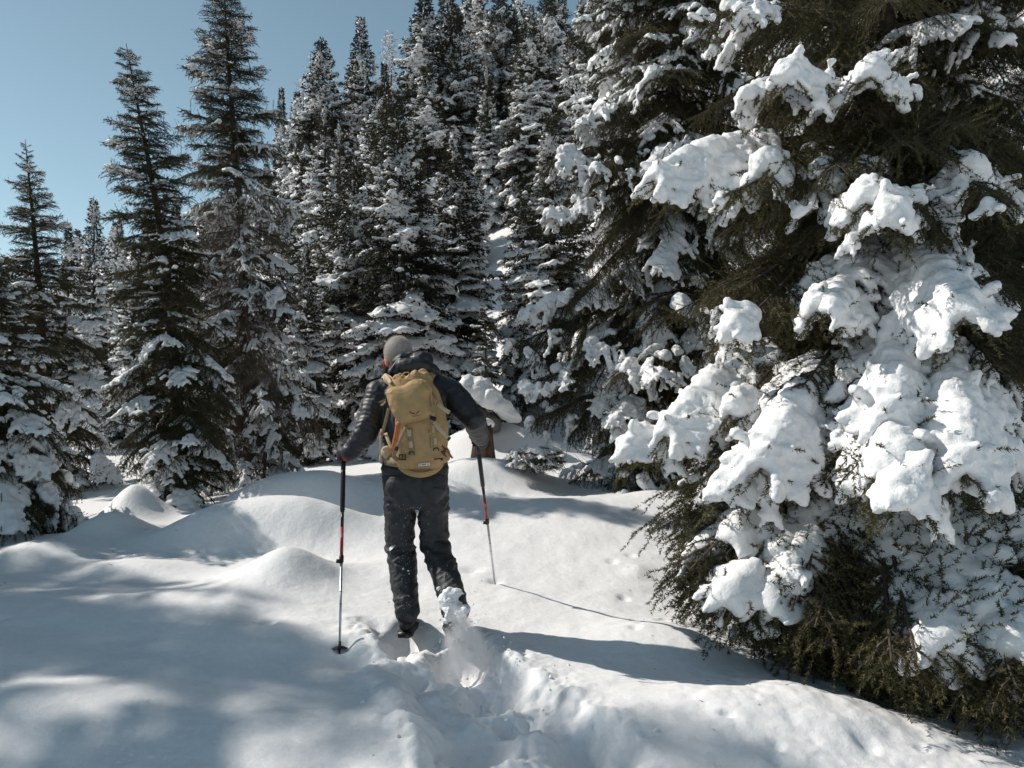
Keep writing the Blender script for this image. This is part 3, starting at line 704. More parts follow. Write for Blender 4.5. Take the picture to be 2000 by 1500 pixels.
# the slope: px, py of the top, distance, prototype, label, widening
SLOPE = [
    (795, 232, 14.6, 'near', 0, 'snowy spruce rising straight behind the head of the hiker', 1.22),
    (885, 245, 16.2, 'near', 1, 'snowy spruce right of the one behind the head of the hiker', 1.25),
    (700, 305, 15.6, 'near', 2, 'pale snow-dusted spruce left of the one behind the head of the hiker', 1.1),
    (640, 345, 18, 'near', 1, 'smaller snow-dusted spruce between the tall grey-brown spruce and the pale one', 1.2),
    (1085, 215, 15.5, 'near', 0, 'wide snowy spruce right of the blue snow gully', 1.15),
    (1030, 360, 17.0, 'near', 2, 'lower snowy spruce on the right edge of the blue snow gully', 1.0),
    (1040, 5, 30, 'near', 1, 'tall bright snowy spruce at the top of the blue snow gully', 1.25),
    (1068, -20, 33, 'near', 2, 'spruce tip right behind the tall bright spruce above the gully', 1.0),
    (958, 128, 31, 'near', 1, 'narrow spruce left of the tall bright one above the gully', .9),
    (815, -15, 34, 'near', 0, 'tall dark spruce highest in the middle of the slope', 1.2),
    (868, -40, 37, 'near', 1, 'spruce close to the right of the highest dark one', 1.1),
    (890, 5, 42, 'far', 1, 'thin spruce tip between the highest dark spruce and the bare larch', .8),
    (978, -25, 40, 'near', 2, 'dark spruce right of the snow-dusted larch at the top edge', 1.1),
    (735, 205, 30, 'near', 2, 'snowy spruce below and left of the highest dark spruce', 1.0),
    (643, 78, 42, 'near', 0, 'pointed dark spruce standing against the blue sky', 1.15),
    (716, 28, 44, 'near', 1, 'tall narrow spruce on the skyline left of the highest dark one', 1.05),
    (692, 105, 48, 'far', 0, 'spruce tip just left of the tall narrow skyline spruce', .9),
    (668, 240, 34, 'near', 1, 'spruce in front of the pointed dark skyline spruce', .95),
    (575, 175, 55, 'far', 2, 'small skyline spruce next to the tall grey-brown spruce', .9),
    (553, 168, 60, 'far', 1, 'smallest skyline spruce above the blue distance', .85),
    (598, 255, 40, 'far', 0, 'grey-green spruce between the tall grey-brown spruce and the pointed dark one', 1.0),
    (755, 120, 45, 'far', 1, 'pale spruce against the flank of the highest dark spruce', 1.0),
    (1115, 60, 38, 'near', 0, 'spruce by the upper patch of open snow', 1.0),
    (1150, -30, 44, 'far', 2, 'spruce at the upper edge above the patch of open snow', 1.2),
    (1190, 70, 24, 'near', 1, 'shaded spruce left of the crown of the big dark spruce', 1.1),
    (1005, -40, 46, 'far', 0, 'spruce in the gap above the gully', 1.0),
    (185, 385, 26, 'near', 1, 'dark spruce tip behind the left side of the leaning spruce', .9),
    (130, 440, 30, 'far', 0, 'distant spruce tip between the two left-hand spruces', .9),
    (152, 446, 34, 'far', 2, 'more distant spruce tip beside the one between the left-hand spruces', .8),
    (330, 420, 22, 'near', 0, 'spruce filling the gap between the leaning and the tall grey-brown spruce', 1.0),
    (420, 400, 24, 'near', 2, 'spruce hidden behind the tall grey-brown spruce', 1.0),
    (260, 500, 20, 'near', 1, 'low spruce behind the leaning dark spruce', 1.1),
    (30, 500, 20, 'near', 2, 'low spruce behind the spiky left-edge spruce', 1.1),
    (545, 380, 17, 'near', 0, 'snow-dusted spruce on the right flank of the tall grey-brown spruce', 1.0),
    (600, 470, 14.0, 'near', 1, 'low snowy spruce between the tall grey-brown spruce and the hiker', 1.0),
    (772, 170, 23.4, 'near', 2, 'spruce added to shade the gully, behind the one straight behind the head of the hiker', 1.2),  # added behind the front spruce to throw shade on the gully
    (842, 120, 27, 'near', 0, 'spruce added to shade the gully, between the highest dark spruce and the hiker', 1.25),  # second added spruce, farther up, placed for its shade on the gully
    (1085, -60, 40, 'near', 1, 'dark spruce reaching over the top edge right of the gully', 1.2),
    (935, -60, 48, 'far', 2, 'spruce reaching over the top edge above the gully', 1.1),
    (930, 330, 26, 'near', 0, 'spruce on the left rim of the blue snow gully', .95),
]
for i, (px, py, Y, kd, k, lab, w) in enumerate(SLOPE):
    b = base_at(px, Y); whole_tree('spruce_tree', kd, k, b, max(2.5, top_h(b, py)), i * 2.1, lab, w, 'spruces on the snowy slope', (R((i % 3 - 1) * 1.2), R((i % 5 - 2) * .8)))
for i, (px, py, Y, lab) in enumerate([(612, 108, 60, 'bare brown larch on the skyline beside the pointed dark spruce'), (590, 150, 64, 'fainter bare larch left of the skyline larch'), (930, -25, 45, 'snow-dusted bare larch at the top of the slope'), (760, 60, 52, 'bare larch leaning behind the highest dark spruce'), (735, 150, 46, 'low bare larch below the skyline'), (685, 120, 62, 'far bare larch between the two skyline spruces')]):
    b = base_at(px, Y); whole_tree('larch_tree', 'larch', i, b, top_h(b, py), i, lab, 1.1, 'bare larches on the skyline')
# the wood between and behind them
rng = random.Random(5)
taken = []
n = 0
while n < 70:
    Y = rng.uniform(24, 75); u = rng.uniform(-.62, .5); x = u * Y
    if -.06 < u < .01 and Y < 40: continue
    if .04 < u < .10 and 34 < Y < 62: continue
    if any((x - a) ** 2 + (Y - c) ** 2 < 3.2 ** 2 for a, c in taken): continue
    b = Vector((x, Y, gz(x, Y) - .05)); H = rng.uniform(5.5, 10)
    px = 1000 + u * F; lim = np.interp(px, [0, 200, 420, 560, 640, 720, 800, 2000], [470, 440, 380, 250, 200, 130, -20, -300])
    if 750 - (b.z + H - 1.5) / Y * F < lim: H = (1.5 + (750 - lim) / F * Y) - b.z
    if H < 2.5: 
        taken.append((x, Y)); n += 1; continue
    taken.append((x, Y)); n += 1
    whole_tree('spruce_tree', 'near' if Y < 40 else 'far', rng.randrange(3), b, H, rng.uniform(0, 6), 'snow-dusted spruce crowded among others high on the slope', rng.uniform(.9, 1.25), 'crowded spruces high on the slope')
# left of the picture: the spruces whose shade lies over the foreground
for i, (c_, a0, D, k) in enumerate([(3.70, -1.0, 13, 0), (4.15, .9, 15, 1), (2.45, -1.3, 12.5, 2), (1.6, -1.4, 16, 0), (4.75, 2.9, 11, 2), (.7, -1.4, 12, 1), (5.4, 4.9, 9, 1), (3.1, 1.2, 17, 2), (2.0, -1.2, 15, 1), (3.9, .6, 18, 0)]):
    a_ = a0 + D; x, y = -.945 * a_ + .326 * c_, .326 * a_ + .945 * c_
    z = gz(x, y) - .05; bough_tree('spruce_tree', (x, y, z), D * math.tan(SUN_EL) - z, .12, 165, cone(1.9, .8), 'spruce standing outside the left edge, shading the foreground snow', 80 + i, snow=light(.3), group='spruces outside the left edge', jag=(.45, 1.3), power=.9)

# small things on the snow behind the hiker
def sapling(px, pyt, Y, label, seed, rmax=.28):
    b = base_at(px, Y); H = top_h(b, pyt)
    bough_tree('spruce_sapling', b, H, .03, 60, cone(rmax, .7), label, seed, snow=mixed(.35, .5), pitch=(20, -25))
sapling(948, 590, 13.0, 'small snow-capped spruce sapling above the snowy boulder', 61, .42)
def capped(name, c, r, label, cat, seed, capname='snow_cap', mat='bark', cap=.42):
    g = Geo(); g.ell((0, 0, 0), r[0], r[1], r[2]); me = remesh(g, .04, 2); lumpy(me, .10, 2.2, .03, 6, seed); me.materials.clear(); me.materials.append(M[mat])
    o = obj(name, me, None, c); tag(o, label, cat)
    g = Geo(); g.ell((0, 0, r[2] * cap), r[0] * 1.10, r[1] * 1.10, r[2] * .86); g.ell((r[0] * .45, -r[1] * .3, r[2] * (cap - .25)), r[0] * .75, r[1] * .85, r[2] * .7); me = remesh(g, .03, 2); lumpy(me, .12, 2.0, .015, 7, seed + 1); me.materials.clear(); me.materials.append(M['snow_load'])
    obj(capname, me, o)
    return o
M['rock'] = simple_mat('grey_rock', (0.14, 0.13, 0.12), .9, .4, 6, .8, 30)
c = at(940, 790, 12.4); boulder = empty('boulder', c); tag(boulder, 'boulder under a thick sloping snow cap right of the hiker', 'boulder')
def lump_part(name, parts, mat, parent, voxel=.025, amp=.05, seed=3, it=3):
    g = Geo()
    for px, py, Y, rx, ry, rz in parts: g.ell(np.array(at(px, py, Y) - parent.location), rx, ry, rz, Euler((0, R(25), 0)))
    me = remesh(g, voxel, it); lumpy(me, amp, 3.2, .02, 9, seed); me.materials.clear(); me.materials.append(M[mat]); me.polygons.foreach_set('use_smooth', np.ones(len(me.polygons), dtype=bool)); return obj(name, me, parent)
lump_part('rock', [(925, 808, 12.4, .26, .30, .20), (950, 820, 12.5, .24, .30, .16)], 'rock', boulder, amp=.08)
lump_part('snow_cap', [(914, 757, 12.4, .17, .26, .20), (936, 764, 12.35, .24, .28, .20), (958, 778, 12.3, .22, .28, .18), (976, 792, 12.3, .20, .26, .14), (990, 806, 12.4, .22, .3, .10)], 'snow_load', boulder, amp=.07, seed=8)
stump = empty('tree_stump', at(944, 862, 11.6)); tag(stump, 'brown splintered stump with snow on top behind the right hand of the hiker', 'stump')
g = Geo(); r_ = np.random.default_rng(4); th = np.linspace(0, 2 * np.pi, 40, endpoint=False); prof = 1 + .12 * np.sin(th * 7) + .08 * np.sin(th * 13 + 1)
g.loft([np.stack([.125 * k * prof * np.cos(th), .125 * k * prof * np.sin(th), np.full(40, z) + (top * .05 * np.sin(th * 9))], -1) for k, z, top in ((1.3, -.25, 0), (1.1, -.05, 0), (1.0, .10, 0), (.98, .22, 1), (.6, .24, .6), (.1, .2, 0))]); M['split_wood'] = simple_mat('splintered_wood', (.075, .05, .034), .9, .5, 9, .8, 40); obj('trunk', g.mesh('trunk', M['split_wood'], True), stump)
lump_part('snow_cap', [(936, 822, 11.6, .13, .13, .07), (950, 824, 11.6, .11, .12, .06), (925, 812, 11.7, .10, .12, .06)], 'snow_load', stump, .015, .03, 12)
c = at(1045, 950, 8.8); shrub = empty('snowy_shrub', Vector((c.x, c.y, gz(c.x, c.y) - .03))); tag(shrub, 'dark low shrub bowed under round snow below the big dark spruce', 'shrub')
for i in range(34):
    place_bough(shrub, ('short', 'mid')[i % 2], i, Vector((0, 0, .10 + .008 * i)), i * 2.4, R(30 - i * 1.5 + (i % 5) * 6), (.55, .36)[i % 2], 0, 'heavy' if i % 3 == 0 else 'light', 'bough', i % 2 == 0)
g = Geo(); g.ell((0, 0, .30), .20, .18, .10); g.ell((-.14, -.06, .24), .12, .12, .08); g.ell((.12, -.04, .26), .11, .12, .08); me = remesh(g, .012, 4); lumpy(me, .035, 6, .012, 16, 5); me.materials.clear(); me.materials.append(M['snow_load']); obj('snow_cap', me, shrub)

# needles and bits of twig fallen on the snow
pr = np.random.default_rng(77); g = Geo()
for i in range(150):
    if i < 100: x, y = pr.uniform(.7, 2.6), pr.uniform(3.3, 8.0)
    else: x, y = pr.uniform(-4.5, 0), pr.uniform(5, 9.5)
    a_ = pr.uniform(0, 6.28); l_ = pr.uniform(.006, .022) if pr.random() < .85 else pr.uniform(.03, .07); d_ = np.array([math.cos(a_), math.sin(a_), 0]) * l_
    z0, z1 = gz(x, y) + .002, gz(x + d_[0], y + d_[1]) + .004
    g.tube(np.array([[x, y, z0], [x + d_[0], y + d_[1], z1]]), [.0016, .0009], 4)
o = obj('fallen_twigs', g.mesh('fallen_twigs', M['twig'])); tag(o, 'needles and bits of twig fallen on the snow', 'twigs', kind='stuff')
# ---------------------------------------------------------------- the hiker
M['jacket'] = simple_mat('black_shell_fabric', (0.018, 0.020, 0.024), .5, .25, 25, .15, 260, spec=.45)
M['trousers'] = simple_mat('charcoal_trouser_fabric', (0.028, 0.029, 0.032), .58, .25, 18, .2, 240, spec=.4)
M['skin'] = simple_mat('skin', (0.48, 0.27, 0.20), .5, .12, 40)
M['hair'] = simple_mat('grey_hair', (0.31, 0.28, 0.255), .7, .12, 50, .12, 400)
M['hair_strand'] = needle_mat('hair_strand', (.5, .47, .44), (.6, .56, .52), (.65, .6, .56), 40.0, .45)  # paler than the hair: bright sunlit rim put into the strand colour
M['glove'] = simple_mat('black_glove', (0.022, 0.022, 0.024), .6, .3, 60, .4, 300)
M['boot'] = simple_mat('black_boot', (0.018, 0.017, 0.017), .5, .3, 40)
M['red'] = simple_mat('red_plastic', (0.42, 0.025, 0.02), .4, .1, 30)
M['orange'] = simple_mat('orange_trim', (0.55, 0.10, 0.04), .5, .1, 30)
M['eye'] = simple_mat('eye_white', (0.7, 0.68, 0.65), .3, .02)
M['lens'] = simple_mat('dark_lens', (0.02, 0.015, 0.015), .1, .1)
M['black'] = simple_mat('black_plastic', (0.018, 0.018, 0.02), .4, .2, 60)
M['tan'] = simple_mat('tan_pack_fabric', (0.42, 0.275, 0.13), .72, .10, 30, .35, 500)
M['tan_light'] = simple_mat('light_tan_webbing', (0.50, 0.39, 0.25), .75, .10, 60, .3, 700)
M['tan_dark'] = simple_mat('grey_tan_webbing', (0.27, 0.205, 0.12), .75, .12, 60, .3, 700)
M['terracotta'] = simple_mat('terracotta_panel', (0.50, 0.17, 0.07), .7, .1, 40)
M['logo'] = simple_mat('dark_red_print', (0.16, 0.030, 0.022), .7, .05)
M['print'] = simple_mat('grey_print', (0.13, 0.11, 0.08), .7, .05)
M['white'] = simple_mat('white_patch', (0.78, 0.77, 0.74), .5, .03)
M['alu'] = simple_mat('bare_aluminium', (0.55, 0.55, 0.56), .38, .08, 60, metal=.85)
M['red_shaft'] = simple_mat('red_shaft_paint', (0.36, 0.03, 0.02), .35, .1, 30)
M['black_shaft'] = simple_mat('black_shaft_paint', (0.02, 0.02, 0.022), .35, .1, 30)

def mround(me, mat):
    me.materials.clear(); me.materials.append(mat); me.polygons.foreach_set('use_smooth', np.ones(len(me.polygons), dtype=bool)); return me
def ring(c, rx, ry, tilt=0.0, m=28, p=2.3, yaw=0.0):
    """super-elliptic horizontal ring, tilted forward about X"""
    th = np.linspace(0, 2 * np.pi, m, endpoint=False); co, si = np.cos(th), np.sin(th)
    x = np.sign(co) * np.abs(co) ** (2 / p) * rx; y = np.sign(si) * np.abs(si) ** (2 / p) * ry
    v = np.stack([x * math.cos(yaw) - y * math.sin(yaw), x * math.sin(yaw) + y * math.cos(yaw), 0 * x], -1)
    v = v @ np.array(Matrix.Rotation(tilt, 3, 'X')).T
    return v + np.array(c)
P = lambda px, py, Y: np.array(at(px, py, Y))

TORSO = [ring(P(811, 926, 4.86), .203, .150, -.05), ring(P(811, 905, 4.87), .197, .145, -.08), ring(P(812, 860, 4.90), .188, .132, -.2), ring(P(811, 815, 4.94), .196, .135, -.25),
         ring(P(810, 780, 4.97), .215, .132, -.3), ring(P(809, 757, 5.0), .200, .115, -.35), ring(P(807, 738, 5.02), .125, .095, -.4), ring(P(803, 724, 5.05), .072, .072, -.5)]
SH_L, EL_L, WR_L = P(741, 770, 4.98), P(715, 846, 4.88), P(684, 884, 4.92)
SH_R, EL_R, WR_R = P(879, 768, 4.98), P(926, 820, 4.90), P(938, 853, 5.08)
HIP_L, KN_L, AN_L = P(781, 958, 4.86), P(782, 1070, 4.98), P(794, 1182, 4.84)
HIP_R, KN_R, AN_R = P(845, 958, 4.86), P(849, 1064, 4.94), P(886, 1176, 4.62)
def limbs(g, arm=1.0, leg=1.0, upper=True, lower=True):
    if upper:
        mid = lambda a, b, t: a + (b - a) * t
        for a, b, c in ((SH_L, EL_L, WR_L), (SH_R, EL_R, WR_R)):
            g.capsule(a, b, .088 * arm, .071 * arm); g.capsule(b, c, .072 * arm, .054 * arm)
    if lower:
        for h, k, n in ((HIP_L, KN_L, AN_L), (HIP_R, KN_R, AN_R)):
            g.capsule(h, k, .101 * leg, .085 * leg); g.capsule(k, n, .090 * leg, .077 * leg)
person = empty('person', (P(812, 1235, 4.85)[0], 4.85, gz(P(812, 1235, 4.85)[0], 4.85)))
tag(person, 'hiker in black jacket and grey trousers walking away through deep snow', 'person')
def pobj(name, me, parent=None):
    o = obj(name, me, parent or person)
    if parent is None: o.matrix_parent_inverse = Matrix.Translation(-person.location)
    return o
# body: one continuous figure (head, neck, torso, arms, hands' wrists, legs, feet)
HS = 1.13; HC = P(779, 699, 5.10); HROT = Euler((R(-34), R(-8), R(24)), 'XYZ').to_matrix()    # bowed, turned to the left
HR = np.array(HROT) * HS; HRS = Matrix([[float(c) for c in r] for r in HR]); hp = lambda x, y, z: HC + HR @ np.array([x, y, z])
g = Geo()
g.loft(np.array([t.mean(0) + (t - t.mean(0)) * .86 for t in TORSO[1:]])); g.loft([ring(P(811, 985, 4.86), .10, .09), ring(P(811, 950, 4.86), .178, .118), ring(P(811, 912, 4.87), .175, .118)])
limbs(g, .82, .80)
g.ell(hp(0, -.012, .012), .076, .096, .092, HRS); g.ell(hp(0, .028, -.035), .062, .074, .082, HRS); g.ell(hp(0, .062, -.088), .034, .034, .028, HRS)
g.capsule(hp(0, -.03, -.05), P(803, 728, 5.04), .058, .062)
g.capsule(hp(0, .092, .008), hp(0, .116, -.03), .010, .016); g.ell(hp(0, .085, .024), .058, .016, .014, HRS)      # nose, brow
g.ell(hp(0, .098, -.062), .026, .010, .006, HRS); g.ell(hp(0, .096, -.074), .022, .010, .007, HRS)                # lips
for s in (-1, 1): g.ell(hp(s * .078, -.004, -.020), .010, .020, .032, HRS)                                        # ears
for a, k in ((AN_L, KN_L), (AN_R, KN_R)): g.capsule(a, a + np.array([.0, .13, -.075]), .05, .042)
body = mround(remesh(g, .0075, 3), M['skin']); body.materials.append(M['jacket']); pc = np.array([p.center.z for p in body.polygons]); body.polygons.foreach_set('material_index', (pc < P(0, 735, 5.03)[2]).astype(np.int32)); pobj('body', body)
for s in (-1, 1):
    e = Geo(); e.ell(hp(s * .031, .086, .002), .012, .012, .012, HRS, 12, 8); eo = pobj('eye', e.mesh('eye', M['eye'], True))
# hair: short grey crop over the skull
g = Geo(); g.ell(hp(0, -.018, .020), .0795, .099, .094, HRS, 32, 20)
me = remesh(g, .005, 1); v = co_of(me); n = no_of(me)
loc = (v - HC) @ np.array(HROT) / HS; front = smooth(.045, .075, loc[:, 1]) * smooth(.075, .05, loc[:, 2]); low = smooth(-.045, -.075, loc[:, 2])
v = v + n * (-.022 * np.maximum(front, low) + .0012 * fbm(v * 60, 2, 3) )[:, None]
set_co(me, v); hair = pobj('hair', mround(me, M['hair']))
rng = np.random.default_rng(8); k = rng.choice(len(v), min(len(v), 9000), replace=False); k = k[(loc[k, 2] > -.03) & (loc[k, 1] < .06)]
d = norm(n[k] + .35 * rng.normal(size=(len(k), 3)) + HR @ np.array([0, .1, .45])); w = norm(np.cross(d, rng.normal(size=(len(k), 3)))) * .0006
tip = v[k] + d * rng.uniform(.003, .008, (len(k), 1)) + d * (.006 * smooth(.05, .1, loc[k, 2]))[:, None]
hs_ = make_mesh('hair_strands', np.stack([v[k] - w, v[k] + w, tip], 1).reshape(-1, 3), np.arange(len(k) * 3).reshape(-1, 3), M['hair_strand'])
o = pobj('hair_strands', hs_, hair); o['kind'] = 'stuff'
# jacket
g = Geo(); g.loft(TORSO); limbs(g, 1.0, 1.0, True, False)
g.capsule(P(770, 757, 5.0), SH_L, .085, .084); g.capsule(P(850, 755, 5.0), SH_R, .085, .084)
me = remesh(g, .007, 5); v = co_of(me); n = no_of(me)
def along(v, a, b):
    d = b - a; L = np.linalg.norm(d); t = ((v - a) @ d) / (L * L); r = np.linalg.norm(v - a - np.clip(t, 0, 1)[:, None] * d, axis=1); return t, r, L
disp = .006 * fbm(v * np.array([9, 9, 14]), 3, 4) + .004 * (.5 - billow(v * np.array([16, 16, 22]), 2, 6))
tl, rl, Ll = along(v, SH_L, EL_L); t2, r2, L2 = along(v, EL_L, WR_L); leftarm = (np.minimum(rl, r2) < .1) & (v[:, 0] < P(752, 0, 4.95)[0])
ph = np.where(r2 < rl, Ll + np.clip(t2, 0, 1) * L2, np.clip(tl, 0, 1) * Ll)
disp = disp + leftarm * (.0030 * (np.abs(np.sin(ph * 105 + 2.0 * fbm(v * 8, 2, 9))) - .55) + .005 * fbm(v * 18, 2, 19))
tr_, rr_, Lr = along(v, SH_R, EL_R); t3, r3, L3 = along(v, EL_R, WR_R); rightarm = (np.minimum(rr_, r3) < .1) & (v[:, 0] > P(872, 0, 4.95)[0])
disp = disp + rightarm * .011 * (.42 - billow(np.stack([v[:, 0] * 10 + v[:, 2] * 9, v[:, 1] * 10, v[:, 2] * 15 - v[:, 0] * 9], -1), 2, 23))
hem = smooth(P(0, 905, 4.86)[2], P(0, 918, 4.86)[2], v[:, 2]); disp = disp + .006 * np.exp(-((v[:, 2] - P(0, 914, 4.86)[2]) / .012) ** 2)
set_co(me, v + n * disp[:, None]); pobj('jacket', mround(me, M['jacket']))
for wr, el in ((WR_L, EL_L), (WR_R, EL_R)):
    g = Geo(); d = norm(wr - el); g.tube([wr - d * .035, wr - d * .015, wr + d * .005, wr + d * .03], [.055, .060, .057, .050], 20); pobj('cuff', g.mesh('cuff', M['jacket'], True))
# hood, bunched behind the neck
g = Geo()
for px, py, Y, rx, ry, rz in ((806, 718, 4.93, .120, .085, .062), (790, 708, 4.98, .075, .07, .055), (822, 706, 4.96, .080, .075, .058), (808, 703, 4.98, .075, .06, .050), (846, 724, 4.95, .045, .06, .04), (772, 728, 4.95, .045, .06, .035)):
    g.ell(P(px, py, Y), rx, ry, rz, Euler((R(-20), R((808 - px) * .4), 0)))
me = remesh(g, .006, 6); v = co_of(me); n = no_of(me)
set_co(me, v + n * (.014 * (.4 - billow(v * np.array([11, 11, 18]), 2, 8)) + .004 * fbm(v * 25, 2, 2))[:, None]); hood = pobj('hood', mround(me, M['jacket']))
g = Geo(); g.tube([P(757, 742, 4.90), P(765, 722, 4.90), P(776, 706, 4.92), P(790, 695, 4.94), P(806, 690, 4.95)], [.006, .010, .011, .009, .006], 8); pobj('hood_hem', g.mesh('hood_hem', M['jacket'], True), hood).matrix_parent_inverse = Matrix.Identity(4)
# trousers
g = Geo(); g.loft([ring(P(811, 990, 4.86), .13, .105), ring(P(811, 965, 4.86), .196, .142), ring(P(811, 935, 4.86), .200, .142), ring(P(811, 908, 4.87), .190, .130)])
limbs(g, 1, 1.0, False, True)
g.capsule(AN_L + np.array([0, .0, .02]), AN_L + np.array([.006, .0, -.03]), .075, .078); g.capsule(AN_R + np.array([0, 0, .02]), AN_R + np.array([.012, -.02, -.03]), .075, .080)
g.ell(P(783, 950, 4.78), .095, .075, .10); g.ell(P(842, 950, 4.78), .095, .075, .10)
me = remesh(g, .007, 5); v = co_of(me); n = no_of(me)
u = np.stack([v[:, 0] * 9 + v[:, 2] * 7, v[:, 1] * 8, v[:, 2] * 17 - v[:, 0] * 10], -1)
crx = np.exp(-((v[:, 2] - P(0, 990, 4.86)[2]) / .10) ** 2) + np.exp(-((v[:, 2] - KN_L[2]) / .12) ** 2) + .8 * np.exp(-((v[:, 2] - AN_L[2]) / .12) ** 2)
disp = .008 * fbm(v * 6, 2, 61) + (.008 + .017 * np.minimum(crx, 1.1)) * (.40 - billow(u, 2, 62)) + .004 * (.4 - billow(v * np.array([30, 30, 12]), 2, 66))
for kn in (KN_L, KN_R):
    dz = v[:, 2] - kn[2]; near_k = np.linalg.norm(v - kn, axis=1) < .2
    disp = disp + near_k * .006 * np.sin(dz * 95 + v[:, 0] * 30) * np.exp(-(dz / .09) ** 2)
set_co(me, v + n * disp[:, None]); tro = pobj('trousers', mround(me, M['trousers']))
# seam, pocket zip and patches of snow stuck on the trousers
tb = BVHTree.FromPolygons([tuple(c) for c in co_of(me)], [tuple(p.vertices) for p in me.polygons])
def onto(bvh, x, z, y0=2.0, off=.002):
    h = bvh.ray_cast(Vector((x, y0, z)), Vector((0, 1, 0)), 8.0)[0]
    return None if h is None else np.array([h.x, h.y - off, h.z])
def pix_on(bvh, px, py, Yg=4.7, off=.002):
    d = (at(px, py, 1.0) - Vector((0, 0, CAMZ))); h = bvh.ray_cast(Vector((0, 0, CAMZ)), d, 20)[0]
    return None if h is None else np.array(h - d.normalized() * off)
g = Geo(); pts = [pix_on(tb, 846 + i * 3, 951 + i * .8) for i in range(9)]; g.tube([p for p in pts if p is not None], .0022, 5); pobj('pocket_zip', g.mesh('pocket_zip', M['black'], True), tro).matrix_parent_inverse = Matrix.Identity(4)
g = Geo(); r_ = random.Random(4)
for i in range(240):
    if i < 110: px, py = r_.gauss(800, 18), r_.uniform(985, 1110)
    elif i < 150: px, py = r_.gauss(792, 6), r_.uniform(1105, 1190)
    else: px, py = r_.gauss(880 - (1190 - min(i * .6 + 1050, 1190)) * .2, 14), 1190 - abs(r_.gauss(0, 45))
    p = pix_on(tb, px, py, off=.0)
    if p is not None: s = r_.uniform(.0005, .0016) * (1.6 if i >= 150 and py > 1150 else 1); g.ell(p, s * 1.4, s * .7, s * 1.2, None, 6, 4)
for px, py, s in ((787, 1111, .005), (797, 1115, .006), (799, 1121, .004), (866, 1165, .02), (872, 1178, .022), (880, 1172, .02), (858, 1150, .014), (893, 1180, .02), (884, 1160, .013)):
    p = pix_on(tb, px, py, off=.0)
    if p is not None: g.ell(p, s * 1.3, s * .6, s, None, 8, 6)
mm = g.mesh('stuck_snow', M['snow_load'], True); o = pobj('stuck_snow', mm, tro); o.matrix_parent_inverse = Matrix.Identity(4); o['kind'] = 'stuff'
q4 = [pix_on(tb, a, b, off=.003) for a, b in ((752.5, 1077), (764, 1066), (773, 1065.5), (762, 1076))]
if all(p is not None for p in q4):
    o = pobj('reflector', make_mesh('reflector', np.array(q4), np.array([[0, 1, 2, 3]]), M['white']), tro); o.matrix_parent_inverse = Matrix.Identity(4)
# boots
def boot(an, fwd, name='boot'):
    g = Geo(); fwd = norm(np.array(fwd)); up = np.array([0, 0, 1.0]); side = norm(np.cross(fwd, up)); up = np.cross(side, fwd)
    q = lambda f, u, s=0: an + fwd * f + up * u + side * s
    g.capsule(q(-.01, .04), q(-.005, -.07), .056, .054); g.capsule(q(.0, -.085), q(.14, -.10), .050, .042); g.capsule(q(-.03, -.10), q(.17, -.112), .040, .036)
    me = mround(remesh(g, .006, 3), M['boot']); b = pobj(name, me)
    s = Geo(); pr = [q(-.085, -.148), q(-.04, -.148), q(.06, -.150), q(.15, -.150), q(.225, -.140)]
    s.ribbon(pr, [.07, .094, .086, .104, .06], .026, side); so = pobj('sole', s.mesh('sole', M['black']), b); so.matrix_parent_inverse = Matrix.Identity(4)
    return b
boot(AN_L + np.array([0, .0, -.01]), (.05, 1, 0)); boot(AN_R + np.array([.005, 0, -.01]), (.1, 1, -.75))
# gloves, closed round the pole grips
def glove(wr, grip, axis, inward, label=None):
    """wr wrist, grip: point on the pole inside the fist, axis: pole direction (up), inward: from back of hand to thumb side"""
    g = Geo(); ax = norm(np.array(axis)); fw = norm(np.array(grip) - np.array(wr)); fw = norm(fw - (fw @ ax) * ax); sd = np.cross(ax, fw); sgn = 1 if sd @ np.array(inward) > 0 else -1; sd = sd * sgn
    gp = np.array(grip); back = gp - fw * .012 - sd * .036
    g.capsule(wr, gp - fw * .045 - sd * .018, .036, .038); g.capsule(gp - fw * .03 - sd * .022 + ax * .028, gp - fw * .03 - sd * .022 - ax * .028, .031, .029)
    for i, L in enumerate((.92, 1.0, .95, .80)):        # four fingers: knuckle, first bend round the front, tip curled back on the thumb side
        h = ax * (.034 - i * .0235); k = gp - sd * .034 - fw * .004 + h
        j1 = gp - sd * .022 * L + fw * .030 * L + h * .98; j2 = gp + sd * .016 * L + fw * .030 * L + h * .95; j3 = gp + sd * .032 * L + fw * .004 + h * .92
        g.capsule(k, j1, .0135, .0128, 10); g.capsule(j1, j2, .0128, .0118, 10); g.capsule(j2, j3, .0118, .0105, 10)
    th = gp - fw * .040 + sd * .004 + ax * .020; t1 = gp - fw * .020 + sd * .034 + ax * .034; t2 = gp + fw * .018 + sd * .036 + ax * .030
    g.capsule(th, t1, .017, .0145, 10); g.capsule(t1, t2, .0145, .012, 10)
    o = pobj('glove', mround(remesh(g, .0042, 2), M['glove']))
    c = Geo(); d = norm(np.array(wr) - gp); c.tube([wr - d * .004, wr + d * .012, wr + d * .026], [.043, .048, .045], 18); co = pobj('glove_cuff', c.mesh('glove_cuff', M['red'] if label else M['orange'], True), o); co.matrix_parent_inverse = Matrix.Identity(4)
    return o

